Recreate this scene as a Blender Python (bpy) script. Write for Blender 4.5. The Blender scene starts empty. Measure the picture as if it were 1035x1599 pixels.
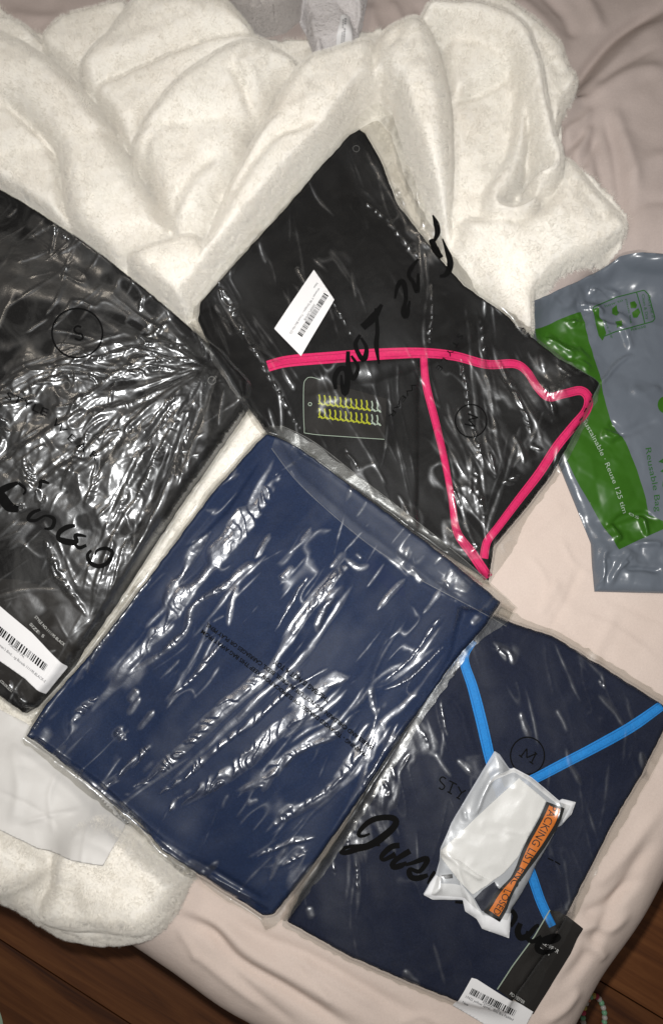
import bpy, math, random
import numpy as np
from mathutils import Vector, Matrix

random.seed(4)
C = bpy.context.scene.collection
SC = bpy.context.scene

# ------------------------------------------------------------------ camera, light, exposure
PW, PH = 1035.0, 1599.0
PITCH = math.radians(11.0)
DIST = 0.80
FPX = 1255.0
CAM = np.array([0.0, -DIST * math.sin(PITCH), DIST * math.cos(PITCH)])
cam_d = bpy.data.cameras.new('camera')
cam = bpy.data.objects.new('camera', cam_d)
C.objects.link(cam)
cam.location = CAM
cam.rotation_euler = (PITCH, 0, 0)
cam_d.sensor_fit = 'VERTICAL'
cam_d.sensor_height = 36.0
cam_d.lens = 36.0 * FPX / PH
cam_d.clip_start, cam_d.clip_end = 0.01, 50
SC.camera = cam

w = bpy.data.worlds.new('World')
SC.world = w
w.use_nodes = True
w.node_tree.nodes['Background'].inputs[0].default_value = (1.0, 0.93, 0.86, 1)
w.node_tree.nodes['Background'].inputs[1].default_value = 0.09

def area(name, loc, target, size, power, col, spread=180):
    l = bpy.data.lights.new(name, 'AREA')
    l.shape = 'DISK'
    l.size = size
    l.energy = power
    l.color = col
    l.spread = math.radians(spread)
    o = bpy.data.objects.new(name, l)
    C.objects.link(o)
    o.location = loc
    d = Vector(target) - Vector(loc)
    o.rotation_euler = d.to_track_quat('-Z', 'Y').to_euler()
    return o

# the phone's flash, a little above the lens, and an added unseen warm light for soft reflections on the film
area('phone_flash', (CAM[0] - 0.012, CAM[1] + 0.028, CAM[2] + 0.002), (0.0, 0.17, 0), 0.016, 6.25, (1.0, 0.985, 0.965), 158)
area('added_soft_light', (-0.75, 0.85, 2.1), (0, 0, 0), 0.5, 5.0, (1.0, 0.86, 0.70))

SC.view_settings.view_transform = 'Standard'
SC.view_settings.look = 'None'
SC.view_settings.exposure = 0.0
SC.view_settings.gamma = 1.0
SC.cycles.max_bounces = 8
SC.cycles.transparent_max_bounces = 16
SC.cycles.caustics_reflective = False
SC.cycles.caustics_refractive = False

# ------------------------------------------------------------------ plane geometry helpers
CP, SP = math.cos(PITCH), math.sin(PITCH)

def unproj(p, z=0.0):
    """points measured on the photograph -> where that line of sight meets height z (metres)"""
    p = np.asarray(p, float).reshape(-1, 2)
    dx = (p[:, 0] - PW / 2) / FPX
    dy = -(p[:, 1] - PH / 2) / FPX
    wx = dx
    wy = dy * CP + SP
    wz = dy * SP - CP
    t = (np.asarray(z) - CAM[2]) / wz
    return np.stack([CAM[0] + wx * t, CAM[1] + wy * t], 1)

G = 0.0010
X0, Y0, X1, Y1 = -0.56, -0.58, 0.56, 0.74
NX, NY = int((X1 - X0) / G) + 1, int((Y1 - Y0) / G) + 1
gx = X0 + np.arange(NX) * G
gy = Y0 + np.arange(NY) * G
GX, GY = np.meshgrid(gx, gy)            # [iy, ix]

def sample(H, xy):
    fx = np.clip((xy[:, 0] - X0) / G, 0, NX - 1.001)
    fy = np.clip((xy[:, 1] - Y0) / G, 0, NY - 1.001)
    ix, iy = fx.astype(int), fy.astype(int)
    tx, ty = fx - ix, fy - iy
    return (H[iy, ix] * (1 - tx) * (1 - ty) + H[iy, ix + 1] * tx * (1 - ty)
            + H[iy + 1, ix] * (1 - tx) * ty + H[iy + 1, ix + 1] * tx * ty)

def on(H, pts, dz=0.0):
    """photo points -> world points lying on height field H"""
    z = np.zeros(len(pts))
    for _ in range(6):
        xy = unproj(pts, z)
        z = 0.5 * z + 0.5 * (sample(H, xy) + dz) if _ else sample(H, xy) + dz
    xy = unproj(pts, z)
    return np.column_stack([xy, sample(H, xy) + dz])

def smooth_line(pts, closed=False, n=6):
    p = np.asarray(pts, float)
    if len(p) < 3:
        t = np.linspace(0, 1, n * 2)[:, None]
        return p[0] * (1 - t) + p[-1] * t
    out = []
    N = len(p)
    rng = range(N) if closed else range(N - 1)
    for i in rng:
        if closed:
            a, b, c, d = p[i - 1], p[i], p[(i + 1) % N], p[(i + 2) % N]
        else:
            a, b, c, d = p[max(i - 1, 0)], p[i], p[i + 1], p[min(i + 2, N - 1)]
        for k in range(n):
            t = k / n
            out.append(0.5 * ((2 * b) + (-a + c) * t + (2 * a - 5 * b + 4 * c - d) * t * t + (-a + 3 * b - 3 * c + d) * t ** 3))
    if not closed:
        out.append(p[-1])
    return np.array(out)

def seg_dist(x, y, poly, closed):
    """distance to a polyline, and the position 0..1 along it"""
    n = len(poly)
    m = n if closed else n - 1
    best = np.full(x.shape, 1e9, np.float32)
    along = np.zeros(x.shape, np.float32)
    for i in range(m):
        a, b = poly[i], poly[(i + 1) % n]
        ex, ey = b - a
        L2 = ex * ex + ey * ey + 1e-18
        t = np.clip(((x - a[0]) * ex + (y - a[1]) * ey) / L2, 0, 1)
        d = (x - a[0] - ex * t) ** 2 + (y - a[1] - ey * t) ** 2
        k = d < best
        best = np.where(k, d, best)
        along = np.where(k, (i + t) / m, along)
    return np.sqrt(best), along

def inside(x, y, poly):
    r = np.zeros(x.shape, bool)
    n = len(poly)
    for i in range(n):
        (xa, ya), (xb, yb) = poly[i], poly[(i + 1) % n]
        if ya == yb:
            continue
        c = (ya > y) != (yb > y)
        r ^= c & (x < (xb - xa) * (y - ya) / (yb - ya) + xa)
    return r

def window(poly, pad):
    lo, hi = poly.min(0) - pad, poly.max(0) + pad
    i0, i1 = np.clip([int((lo[0] - X0) / G), int((hi[0] - X0) / G) + 2], 0, NX)
    j0, j1 = np.clip([int((lo[1] - Y0) / G), int((hi[1] - Y0) / G) + 2], 0, NY)
    return slice(j0, j1), slice(i0, i1)

def sdf(poly, pad=0.0):
    """signed distance (positive inside) on the window of the raster that holds poly"""
    s = window(poly, pad)
    x, y = GX[s], GY[s]
    d, _ = seg_dist(x, y, poly, True)
    return s, np.where(inside(x, y, poly), d, -d)

def dome(d, r):
    t = np.clip(1 - d / r, 0, 1)
    return np.sqrt(np.clip(1 - t * t, 0, 1))

def blur(H, sig):
    r = max(1, int(round(sig / G)))
    for _ in range(3):
        for ax in (0, 1):
            n = H.shape[ax]
            pad = [(0, 0), (0, 0)]
            pad[ax] = (r + 1, r)
            c = np.cumsum(np.pad(H, pad, mode='edge'), axis=ax)
            if ax == 0:
                H = (c[2 * r + 1:] - c[:n]) / (2 * r + 1)
            else:
                H = (c[:, 2 * r + 1:] - c[:, :n]) / (2 * r + 1)
    return H

_perm = np.random.RandomState(7).permutation(4096)
_val = np.random.RandomState(8).rand(4096) * 2 - 1

def hsh(i, j, seed):
    return _val[(_perm[(_perm[(i + seed * 57) & 4095] + j) & 4095] + seed * 131) & 4095]

def vnoise(x, y, s, seed=0):
    x, y = x / s, y / s
    i, j = np.floor(x).astype(int), np.floor(y).astype(int)
    u, v = x - i, y - j
    u, v = u * u * u * (u * (u * 6 - 15) + 10), v * v * v * (v * (v * 6 - 15) + 10)
    a, b, c, d = hsh(i, j, seed), hsh(i + 1, j, seed), hsh(i, j + 1, seed), hsh(i + 1, j + 1, seed)
    return (a * (1 - u) + b * u) * (1 - v) + (c * (1 - u) + d * u) * v

def facet(x, y, s, seed=0):
    """crumpled sheet: random heights joined by flat triangles with sharp creases"""
    x = x + vnoise(x, y, s * 1.7, seed + 3) * s * 0.6
    y = y + vnoise(x, y, s * 1.7, seed + 4) * s * 0.6
    x, y = x / s, y / s
    k = (x + y) * 0.3660254
    x, y = x + k, y + k
    i, j = np.floor(x).astype(int), np.floor(y).astype(int)
    u, v = x - i, y - j
    a, b, c, d = hsh(i, j, seed), hsh(i + 1, j, seed), hsh(i, j + 1, seed), hsh(i + 1, j + 1, seed)
    return np.where(u > v, a * (1 - u) + b * (u - v) + d * v, a * (1 - v) + c * (v - u) + d * u)

def rot(x, y, deg):
    c, s = math.cos(math.radians(deg)), math.sin(math.radians(deg))
    return x * c + y * s, -x * s + y * c

def stroke(H, pts, wid, hgt, z=0.01, kind='gauss', smooth=True, taper=0.25, wob=0.0, seed=0):
    """add a fold (ridge or, with a negative height, a valley) along a line; wid, hgt in mm"""
    pl = unproj(smooth_line(pts) if smooth else pts, z)
    wm = wid / 1000
    s = window(pl, wm * 3.2)
    x, y = GX[s], GY[s]
    if wob:
        x = x + vnoise(GX[s], GY[s], 0.012, seed) * wob / 1000
        y = y + vnoise(GX[s], GY[s], 0.012, seed + 9) * wob / 1000
    d, t = seg_dist(x, y, pl, False)
    if kind == 'gauss':
        p = np.exp(-(d / wm) ** 2)
    elif kind == 'tent':
        p = np.clip(1 - d / (wm * 1.4), 0, 1)
    else:
        p = np.sqrt(np.clip(1 - (d / wm) ** 2, 0, 1))
    e = np.clip(np.minimum(t, 1 - t) / taper, 0, 1) if taper > 0 else 1.0
    e = e * e * (3 - 2 * e) if taper > 0 else 1.0
    H[s] += (hgt / 1000) * p * e

# ------------------------------------------------------------------ materials
def mat(name):
    m = bpy.data.materials.new(name)
    m.use_nodes = True
    nt = m.node_tree
    return m, nt, nt.nodes['Principled BSDF']

def nd(nt, t, **kw):
    n = nt.nodes.new(t)
    for k, v in kw.items():
        if k in n.inputs.keys():
            n.inputs[k].default_value = v
        else:
            setattr(n, k, v)
    return n

def ramp(nt, fac, stops):
    r = nt.nodes.new('ShaderNodeValToRGB')
    el = r.color_ramp.elements
    while len(el) < len(stops):
        el.new(0.5)
    for e, (p, c) in zip(el, stops):
        e.position = p
        e.color = (*c, 1) if len(c) == 3 else c
    nt.links.new(fac, r.inputs[0])
    return r.outputs[0]

def cloth_mat(name, col, col2, rough=0.85, weave=900.0, wst=0.25, spec=0.25, blot=14.0, sheen=0.0, bump_noise=60.0, bn=0.2, grain=0.0):
    m, nt, b = mat(name)
    tc = nd(nt, 'ShaderNodeTexCoord')
    n1 = nd(nt, 'ShaderNodeTexNoise', Scale=blot, Detail=6.0, Roughness=0.65)
    nt.links.new(tc.outputs['Object'], n1.inputs['Vector'])
    c = ramp(nt, n1.outputs['Fac'], [(0.3, col), (0.7, col2)])
    if grain:
        ng = nd(nt, 'ShaderNodeTexNoise', Scale=620.0, Detail=3.0, Roughness=0.8)
        nt.links.new(tc.outputs['Object'], ng.inputs['Vector'])
        gr = nd(nt, 'ShaderNodeMapRange')
        gr.inputs['From Min'].default_value, gr.inputs['From Max'].default_value = 0.3, 0.7
        gr.inputs['To Min'].default_value, gr.inputs['To Max'].default_value = 1 - grain, 1 + grain
        nt.links.new(ng.outputs['Fac'], gr.inputs['Value'])
        sg = nd(nt, 'ShaderNodeVectorMath', operation='SCALE')
        nt.links.new(c, sg.inputs[0])
        nt.links.new(gr.outputs[0], sg.inputs['Scale'])
        c = sg.outputs[0]
    nt.links.new(c, b.inputs['Base Color'])
    b.inputs['Roughness'].default_value = rough
    b.inputs['Specular IOR Level'].default_value = spec
    b.inputs['Sheen Weight'].default_value = sheen
    wv = nd(nt, 'ShaderNodeTexNoise', Scale=weave, Detail=2.0)
    nt.links.new(tc.outputs['Object'], wv.inputs['Vector'])
    n2 = nd(nt, 'ShaderNodeTexNoise', Scale=bump_noise, Detail=5.0, Roughness=0.6)
    nt.links.new(tc.outputs['Object'], n2.inputs['Vector'])
    b1 = nd(nt, 'ShaderNodeBump', Strength=wst, Distance=0.0006)
    nt.links.new(wv.outputs['Fac'], b1.inputs['Height'])
    b2 = nd(nt, 'ShaderNodeBump', Strength=bn, Distance=0.004)
    nt.links.new(n2.outputs['Fac'], b2.inputs['Height'])
    nt.links.new(b1.outputs['Normal'], b2.inputs['Normal'])
    nt.links.new(b2.outputs['Normal'], b.inputs['Normal'])
    return m

M = {}
M['sheet'] = cloth_mat('sheet_cotton', (0.625, 0.52, 0.46), (0.665, 0.56, 0.50), weave=1100, wst=0.3, bump_noise=40, bn=0.2, grain=0.05)
M['duvet'] = cloth_mat('duvet_cotton', (0.445, 0.375, 0.345), (0.49, 0.415, 0.385), weave=1100, wst=0.15, bump_noise=30, bn=0.22, grain=0.06)
M['black'] = cloth_mat('black_jersey', (0.006, 0.0058, 0.006), (0.0095, 0.0092, 0.0095), weave=1500, wst=0.4, spec=0.12, grain=0.28)
M['navy'] = cloth_mat('navy_jersey', (0.009, 0.0185, 0.053), (0.0125, 0.0245, 0.066), weave=1500, wst=0.4, spec=0.12, grain=0.28)
M['navy2'] = cloth_mat('dark_navy_jersey', (0.009, 0.0125, 0.029), (0.012, 0.0165, 0.037), weave=1500, wst=0.4, spec=0.12, grain=0.28)
M['royal'] = cloth_mat('royal_lining', (0.003, 0.012, 0.05), (0.004, 0.015, 0.06), weave=1500, wst=0.3)
M['pink'] = cloth_mat('pink_binding', (0.62, 0.018, 0.115), (0.70, 0.024, 0.14), weave=1300, wst=0.6, rough=0.8, spec=0.1, bump_noise=160, grain=0.16)
M['blue'] = cloth_mat('blue_binding', (0.018, 0.21, 0.60), (0.022, 0.25, 0.68), weave=1300, wst=0.6, rough=0.8, spec=0.1, bump_noise=160, grain=0.16)
M['fleece'] = cloth_mat('fleece_pile', (0.80, 0.76, 0.69), (0.855, 0.83, 0.77), rough=1.0, weave=420, wst=0.3, spec=0.03, sheen=0.1, bump_noise=110, bn=0.25)
M['grey_fleece'] = cloth_mat('grey_fleece_pile', (0.52, 0.48, 0.455), (0.60, 0.56, 0.53), rough=1.0, weave=420, wst=0.9, spec=0.05, sheen=0.1, bump_noise=150, bn=0.7)
M['towel'] = cloth_mat('white_terry', (0.62, 0.59, 0.585), (0.68, 0.65, 0.64), rough=1.0, weave=500, wst=0.9, spec=0.05, bump_noise=200, bn=0.7)
M['white_label'] = cloth_mat('white_satin_label', (0.72, 0.71, 0.71), (0.76, 0.75, 0.75), rough=0.5, weave=1200, wst=0.1, bump_noise=60)
M['sticker'] = cloth_mat('sticker_paper', (0.74, 0.735, 0.74), (0.77, 0.765, 0.77), rough=0.55, weave=800, wst=0.05, bump_noise=30, bn=0.05)
M['note'] = cloth_mat('note_paper', (0.84, 0.835, 0.82), (0.87, 0.865, 0.85), rough=0.75, weave=700, wst=0.1, bump_noise=25, bn=0.08)
M['card'] = cloth_mat('black_card', (0.016, 0.015, 0.014), (0.022, 0.02, 0.019), rough=0.8, weave=700, wst=0.05, spec=0.1, bump_noise=30, bn=0.05)

def plain(name, col, rough=0.5, spec=0.4, metal=0.0):
    m, nt, b = mat(name)
    tc = nd(nt, 'ShaderNodeTexCoord')
    n1 = nd(nt, 'ShaderNodeTexNoise', Scale=90.0, Detail=4.0)
    nt.links.new(tc.outputs['Object'], n1.inputs['Vector'])
    lo = tuple(x * 0.92 for x in col)
    nt.links.new(ramp(nt, n1.outputs['Fac'], [(0.3, lo), (0.7, col)]), b.inputs['Base Color'])
    b.inputs['Roughness'].default_value = rough
    b.inputs['Specular IOR Level'].default_value = spec
    return m

M['ink'] = plain('black_ink', (0.004, 0.004, 0.004), 0.85, 0.08)
M['grey_ink'] = plain('grey_ink', (0.06, 0.06, 0.065), 0.85, 0.08)
M['white_ink'] = plain('white_ink', (0.62, 0.62, 0.61), 0.85, 0.08)
M['green_ink'] = plain('green_ink', (0.032, 0.118, 0.008), 0.34, 0.5)
M['dkgreen_ink'] = plain('dark_green_ink', (0.03, 0.11, 0.025), 0.85, 0.08)
M['pale_ink'] = plain('pale_grey_ink', (0.33, 0.40, 0.33), 0.85, 0.08)
M['lime_ink'] = plain('lime_ink', (0.36, 0.38, 0.02), 0.85, 0.08)
M['rose_ink'] = plain('rose_ink', (0.22, 0.06, 0.09), 0.85, 0.08)
M['pink_thread'] = plain('pink_thread', (0.40, 0.012, 0.075), 0.8, 0.1)
M['blue_thread'] = plain('blue_thread', (0.012, 0.14, 0.42), 0.8, 0.1)
M['orange'] = plain('orange_print', (0.85, 0.22, 0.012), 0.35, 0.5)
M['jet'] = plain('black_print', (0.006, 0.006, 0.006), 0.3, 0.5)
M['pgreen'] = cloth_mat('pale_green_cloth', (0.36, 0.50, 0.38), (0.42, 0.56, 0.44))

def film_mat(name, veil=0.05, rough=0.18, boost=3.0, tint=(0.95, 0.95, 0.94), patch=0.10, fine=0.10):
    m = bpy.data.materials.new(name)
    m.use_nodes = True
    nt = m.node_tree
    nt.nodes.clear()
    out = nd(nt, 'ShaderNodeOutputMaterial')
    tc = nd(nt, 'ShaderNodeTexCoord')
    n1 = nd(nt, 'ShaderNodeTexNoise', Scale=230.0, Detail=3.0, Roughness=0.6, Distortion=1.2)
    nt.links.new(tc.outputs['Object'], n1.inputs['Vector'])
    bp = nd(nt, 'ShaderNodeBump', Strength=fine, Distance=0.0012)
    nt.links.new(n1.outputs['Fac'], bp.inputs['Height'])
    # film lying tight on cloth takes the cloth's grain and loses its gloss
    at = nd(nt, 'ShaderNodeAttribute', attribute_name='loose')
    def lob(lo, hi):
        r_ = nd(nt, 'ShaderNodeMapRange')
        r_.inputs['To Min'].default_value = lo
        r_.inputs['To Max'].default_value = hi
        nt.links.new(at.outputs['Fac'], r_.inputs['Value'])
        return r_.outputs[0]
    fr = nd(nt, 'ShaderNodeFresnel', IOR=1.5)
    nt.links.new(bp.outputs['Normal'], fr.inputs['Normal'])
    mul = nd(nt, 'ShaderNodeMath', operation='MULTIPLY')
    mul.inputs[1].default_value = boost
    mul.use_clamp = True
    nt.links.new(fr.outputs[0], mul.inputs[0])
    tr = nd(nt, 'ShaderNodeBsdfTransparent', Color=(*tint, 1))
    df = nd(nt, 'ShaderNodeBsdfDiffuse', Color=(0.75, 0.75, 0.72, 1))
    nt.links.new(bp.outputs['Normal'], df.inputs['Normal'])
    # film's own faint haze, plus random pale patches painting in milky reflections
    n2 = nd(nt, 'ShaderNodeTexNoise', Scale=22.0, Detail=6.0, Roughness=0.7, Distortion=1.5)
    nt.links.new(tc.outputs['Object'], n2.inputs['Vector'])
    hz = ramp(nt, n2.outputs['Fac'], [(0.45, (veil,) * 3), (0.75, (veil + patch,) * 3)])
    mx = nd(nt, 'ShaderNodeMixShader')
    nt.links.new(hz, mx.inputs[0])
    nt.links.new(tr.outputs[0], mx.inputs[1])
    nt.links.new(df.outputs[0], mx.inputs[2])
    gl = nd(nt, 'ShaderNodeBsdfGlossy', Color=(0.96, 0.98, 1.0, 1))
    nt.links.new(bp.outputs['Normal'], gl.inputs['Normal'])
    lim = nd(nt, 'ShaderNodeMath', operation='MINIMUM')
    lim.inputs[1].default_value = 0.42
    nt.links.new(mul.outputs[0], lim.inputs[0])
    m2 = nd(nt, 'ShaderNodeMixShader')
    wet = nd(nt, 'ShaderNodeMath', operation='MULTIPLY')
    nt.links.new(lim.outputs[0], wet.inputs[0])
    nt.links.new(lob(0.03, 1.0), wet.inputs[1])
    nt.links.new(wet.outputs[0], m2.inputs[0])
    nt.links.new(mx.outputs[0], m2.inputs[1])
    g2 = nd(nt, 'ShaderNodeBsdfGlossy', Color=(0.96, 0.98, 1.0, 1))
    nt.links.new(lob(0.55, rough), gl.inputs['Roughness'])
    nt.links.new(lob(0.70, rough * 2.3), g2.inputs['Roughness'])
    nt.links.new(bp.outputs['Normal'], g2.inputs['Normal'])
    gm = nd(nt, 'ShaderNodeMixShader')
    gm.inputs[0].default_value = 0.55
    nt.links.new(gl.outputs[0], gm.inputs[1])
    nt.links.new(g2.outputs[0], gm.inputs[2])
    nt.links.new(gm.outputs[0], m2.inputs[2])
    nt.links.new(m2.outputs[0], out.inputs[0])
    return m

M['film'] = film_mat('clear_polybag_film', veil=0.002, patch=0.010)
M['film_left'] = film_mat('clear_crumpled_film', veil=0.002, patch=0.04, fine=0.10, rough=0.20)
M['back_film'] = film_mat('clear_bag_back_film', veil=0.015, patch=0.05, fine=0.2, tint=(0.90, 0.89, 0.87))
M['seal_film'] = film_mat('clear_seal_film', veil=0.002, patch=0.010, fine=0.05, tint=(0.96, 0.96, 0.95))
M['pouch'] = film_mat('clear_pouch_film', veil=0.10, patch=0.12, fine=0.2)

def frosted(name, col, tmix, rough=0.4):
    m, nt, b = mat(name)
    b.inputs['Base Color'].default_value = (*col, 1)
    b.inputs['Roughness'].default_value = rough
    tc = nd(nt, 'ShaderNodeTexCoord')
    n1 = nd(nt, 'ShaderNodeTexNoise', Scale=60.0, Detail=5.0)
    nt.links.new(tc.outputs['Object'], n1.inputs['Vector'])
    bp = nd(nt, 'ShaderNodeBump', Strength=0.25, Distance=0.002)
    nt.links.new(n1.outputs['Fac'], bp.inputs['Height'])
    nt.links.new(bp.outputs['Normal'], b.inputs['Normal'])
    tr = nd(nt, 'ShaderNodeBsdfTransparent')
    mx = nd(nt, 'ShaderNodeMixShader')
    mx.inputs[0].default_value = tmix
    nt.links.new(b.outputs[0], mx.inputs[1])
    nt.links.new(tr.outputs[0], mx.inputs[2])
    nt.links.new(mx.outputs[0], nt.nodes['Material Output'].inputs[0])
    return m

M['pouch_back'] = frosted('white_pouch_film', (0.72, 0.75, 0.80), 0.32)
M['pouch_rim'] = frosted('white_backing_paper', (0.86, 0.87, 0.89), 0.03)
M['tissue'] = frosted('thin_white_tissue', (0.68, 0.665, 0.64), 0.08, 0.6)

def mailer_mat():
    m, nt, b = mat('grey_mailer_plastic')
    tc = nd(nt, 'ShaderNodeTexCoord')
    n1 = nd(nt, 'ShaderNodeTexNoise', Scale=10.0, Detail=5.0)
    nt.links.new(tc.outputs['Object'], n1.inputs['Vector'])
    nt.links.new(ramp(nt, n1.outputs['Fac'], [(0.3, (0.115, 0.133, 0.160)), (0.7, (0.135, 0.155, 0.185))]), b.inputs['Base Color'])
    b.inputs['Roughness'].default_value = 0.27
    b.inputs['Specular IOR Level'].default_value = 0.65
    n2 = nd(nt, 'ShaderNodeTexNoise', Scale=70.0, Detail=5.0)
    nt.links.new(tc.outputs['Object'], n2.inputs['Vector'])
    bp = nd(nt, 'ShaderNodeBump', Strength=0.15, Distance=0.003)
    nt.links.new(n2.outputs['Fac'], bp.inputs['Height'])
    nt.links.new(bp.outputs['Normal'], b.inputs['Normal'])
    return m
M['mailer'] = mailer_mat()

def wood_mat():
    m, nt, b = mat('dark_laminate_wood')
    tc = nd(nt, 'ShaderNodeTexCoord')
    oi = nd(nt, 'ShaderNodeObjectInfo')
    mp = nd(nt, 'ShaderNodeMapping')
    mp.inputs['Scale'].default_value = (1.0, 14.0, 1.0)
    nt.links.new(tc.outputs['Object'], mp.inputs['Vector'])
    off = nd(nt, 'ShaderNodeVectorMath', operation='MULTIPLY_ADD')
    off.inputs[1].default_value = (9, 9, 9)
    nt.links.new(oi.outputs['Random'], off.inputs[0])
    nt.links.new(mp.outputs[0], off.inputs[2])
    n1 = nd(nt, 'ShaderNodeTexNoise', Scale=3.2, Detail=8.0, Roughness=0.62, Distortion=0.8)
    nt.links.new(off.outputs[0], n1.inputs['Vector'])
    c = ramp(nt, n1.outputs['Fac'], [(0.28, (0.06, 0.016, 0.004)), (0.5, (0.165, 0.055, 0.014)), (0.72, (0.26, 0.10, 0.03))])
    mr = nd(nt, 'ShaderNodeMapRange')
    mr.inputs['To Min'].default_value = 0.75
    mr.inputs['To Max'].default_value = 1.3
    nt.links.new(oi.outputs['Random'], mr.inputs['Value'])
    sc = nd(nt, 'ShaderNodeVectorMath', operation='SCALE')
    nt.links.new(c, sc.inputs[0])
    nt.links.new(mr.outputs[0], sc.inputs['Scale'])
    nt.links.new(sc.outputs[0], b.inputs['Base Color'])
    b.inputs['Roughness'].default_value = 0.5
    n2 = nd(nt, 'ShaderNodeTexNoise', Scale=40.0, Detail=4.0)
    nt.links.new(off.outputs[0], n2.inputs['Vector'])
    bp = nd(nt, 'ShaderNodeBump', Strength=0.15, Distance=0.001)
    nt.links.new(n2.outputs['Fac'], bp.inputs['Height'])
    nt.links.new(bp.outputs['Normal'], b.inputs['Normal'])
    return m
M['wood'] = wood_mat()

# ------------------------------------------------------------------ object helpers
def wpos(o):
    p = Vector((0, 0, 0))
    while o is not None:
        p += o.location
        o = o.parent
    return np.array(p)

def build(name, verts, faces, m, parent=None, smooth=True):
    """faces: (n,3) or (n,4) array or list of lists; verts in world space"""
    me = bpy.data.meshes.new(name)
    v = np.asarray(verts, float)
    if parent is not None:
        v = v - wpos(parent)
    if isinstance(faces, np.ndarray):
        n, k = faces.shape
        me.vertices.add(len(v))
        me.vertices.foreach_set('co', v.astype(np.float32).ravel())
        me.loops.add(n * k)
        me.loops.foreach_set('vertex_index', faces.astype(np.int32).ravel())
        me.polygons.add(n)
        me.polygons.foreach_set('loop_start', np.arange(0, n * k, k, dtype=np.int32))
        me.update(calc_edges=True)
        me.validate()
    else:
        me.from_pydata([tuple(p) for p in v], [], [list(f) for f in faces])
    me.polygons.foreach_set('use_smooth', np.full(len(me.polygons), smooth))
    me.materials.append(m)
    o = bpy.data.objects.new(name, me)
    C.objects.link(o)
    if parent is not None:
        o.parent = parent
    return o

def thing(name, label, cat, loc):
    o = bpy.data.objects.new(name, None)
    C.objects.link(o)
    o.location = loc
    o.empty_display_size = 0.02
    o['label'] = label
    o['category'] = cat
    return o

def raster_mesh(name, poly, H, step, m, parent=None, dz=0.0, skirt=None, zmin=None, keep=None, smooth=True, loose=None):
    """sheet over polygon (world xy) at heights H, its rim snapped to the outline; skirt closes it downwards"""
    lo, hi = poly.min(0) - step, poly.max(0) + step
    nx, ny = int((hi[0] - lo[0]) / step) + 2, int((hi[1] - lo[1]) / step) + 2
    x, y = np.meshgrid(lo[0] + np.arange(nx) * step, lo[1] + np.arange(ny) * step)
    ins = inside(x, y, poly)
    q = ins[:-1, :-1] | ins[1:, :-1] | ins[:-1, 1:] | ins[1:, 1:]
    if keep is not None:
        k = keep(x, y)
        q &= k[:-1, :-1] & k[1:, :-1] & k[:-1, 1:] & k[1:, 1:]
    jj, ii = np.nonzero(q)
    idx = np.arange(nx * ny).reshape(ny, nx)
    F = np.stack([idx[jj, ii], idx[jj, ii + 1], idx[jj + 1, ii + 1], idx[jj + 1, ii]], 1)
    used = np.unique(F)
    P = np.stack([x.ravel(), y.ravel()], 1)[used]
    outm = ~ins.ravel()[used]
    po = P[outm]
    if len(po):
        best = np.full(len(po), 1e9)
        snap = po.copy()
        n = len(poly)
        for i in range(n):
            a, b = poly[i], poly[(i + 1) % n]
            e = b - a
            t = np.clip(((po - a) @ e) / (e @ e + 1e-18), 0, 1)
            c = a + t[:, None] * e
            d = ((po - c) ** 2).sum(1)
            kk = d < best
            best[kk] = d[kk]
            snap[kk] = c[kk]
        P[outm] = snap
    z = sample(H, P) + dz
    V = np.column_stack([P, z])
    rm = np.zeros(nx * ny, int)
    rm[used] = np.arange(len(used))
    F = rm[F]
    if skirt is not None:
        E = np.concatenate([F[:, [0, 1]], F[:, [1, 2]], F[:, [2, 3]], F[:, [3, 0]]])
        key = np.minimum(E[:, 0], E[:, 1]) * len(V) + np.maximum(E[:, 0], E[:, 1])
        u, first, cnt = np.unique(key, return_index=True, return_counts=True)
        E = E[first[cnt == 1]]
        bv = np.unique(E)
        nb = np.zeros(len(V), int)
        nb[bv] = len(V) + np.arange(len(bv))
        low = V[bv].copy()
        low[:, 2] = skirt(low) if callable(skirt) else skirt
        V = np.concatenate([V, low])
        F = np.concatenate([F, np.stack([E[:, 1], E[:, 0], nb[E[:, 0]], nb[E[:, 1]]], 1)])
    o = build(name, V, F, m, parent, smooth)
    if loose is not None:
        a = o.data.attributes.new('loose', 'FLOAT', 'POINT')
        a.data.foreach_set('value', (sample(loose, V) if not np.isscalar(loose) else np.full(len(V), loose)).astype(np.float32))
    return o

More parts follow.
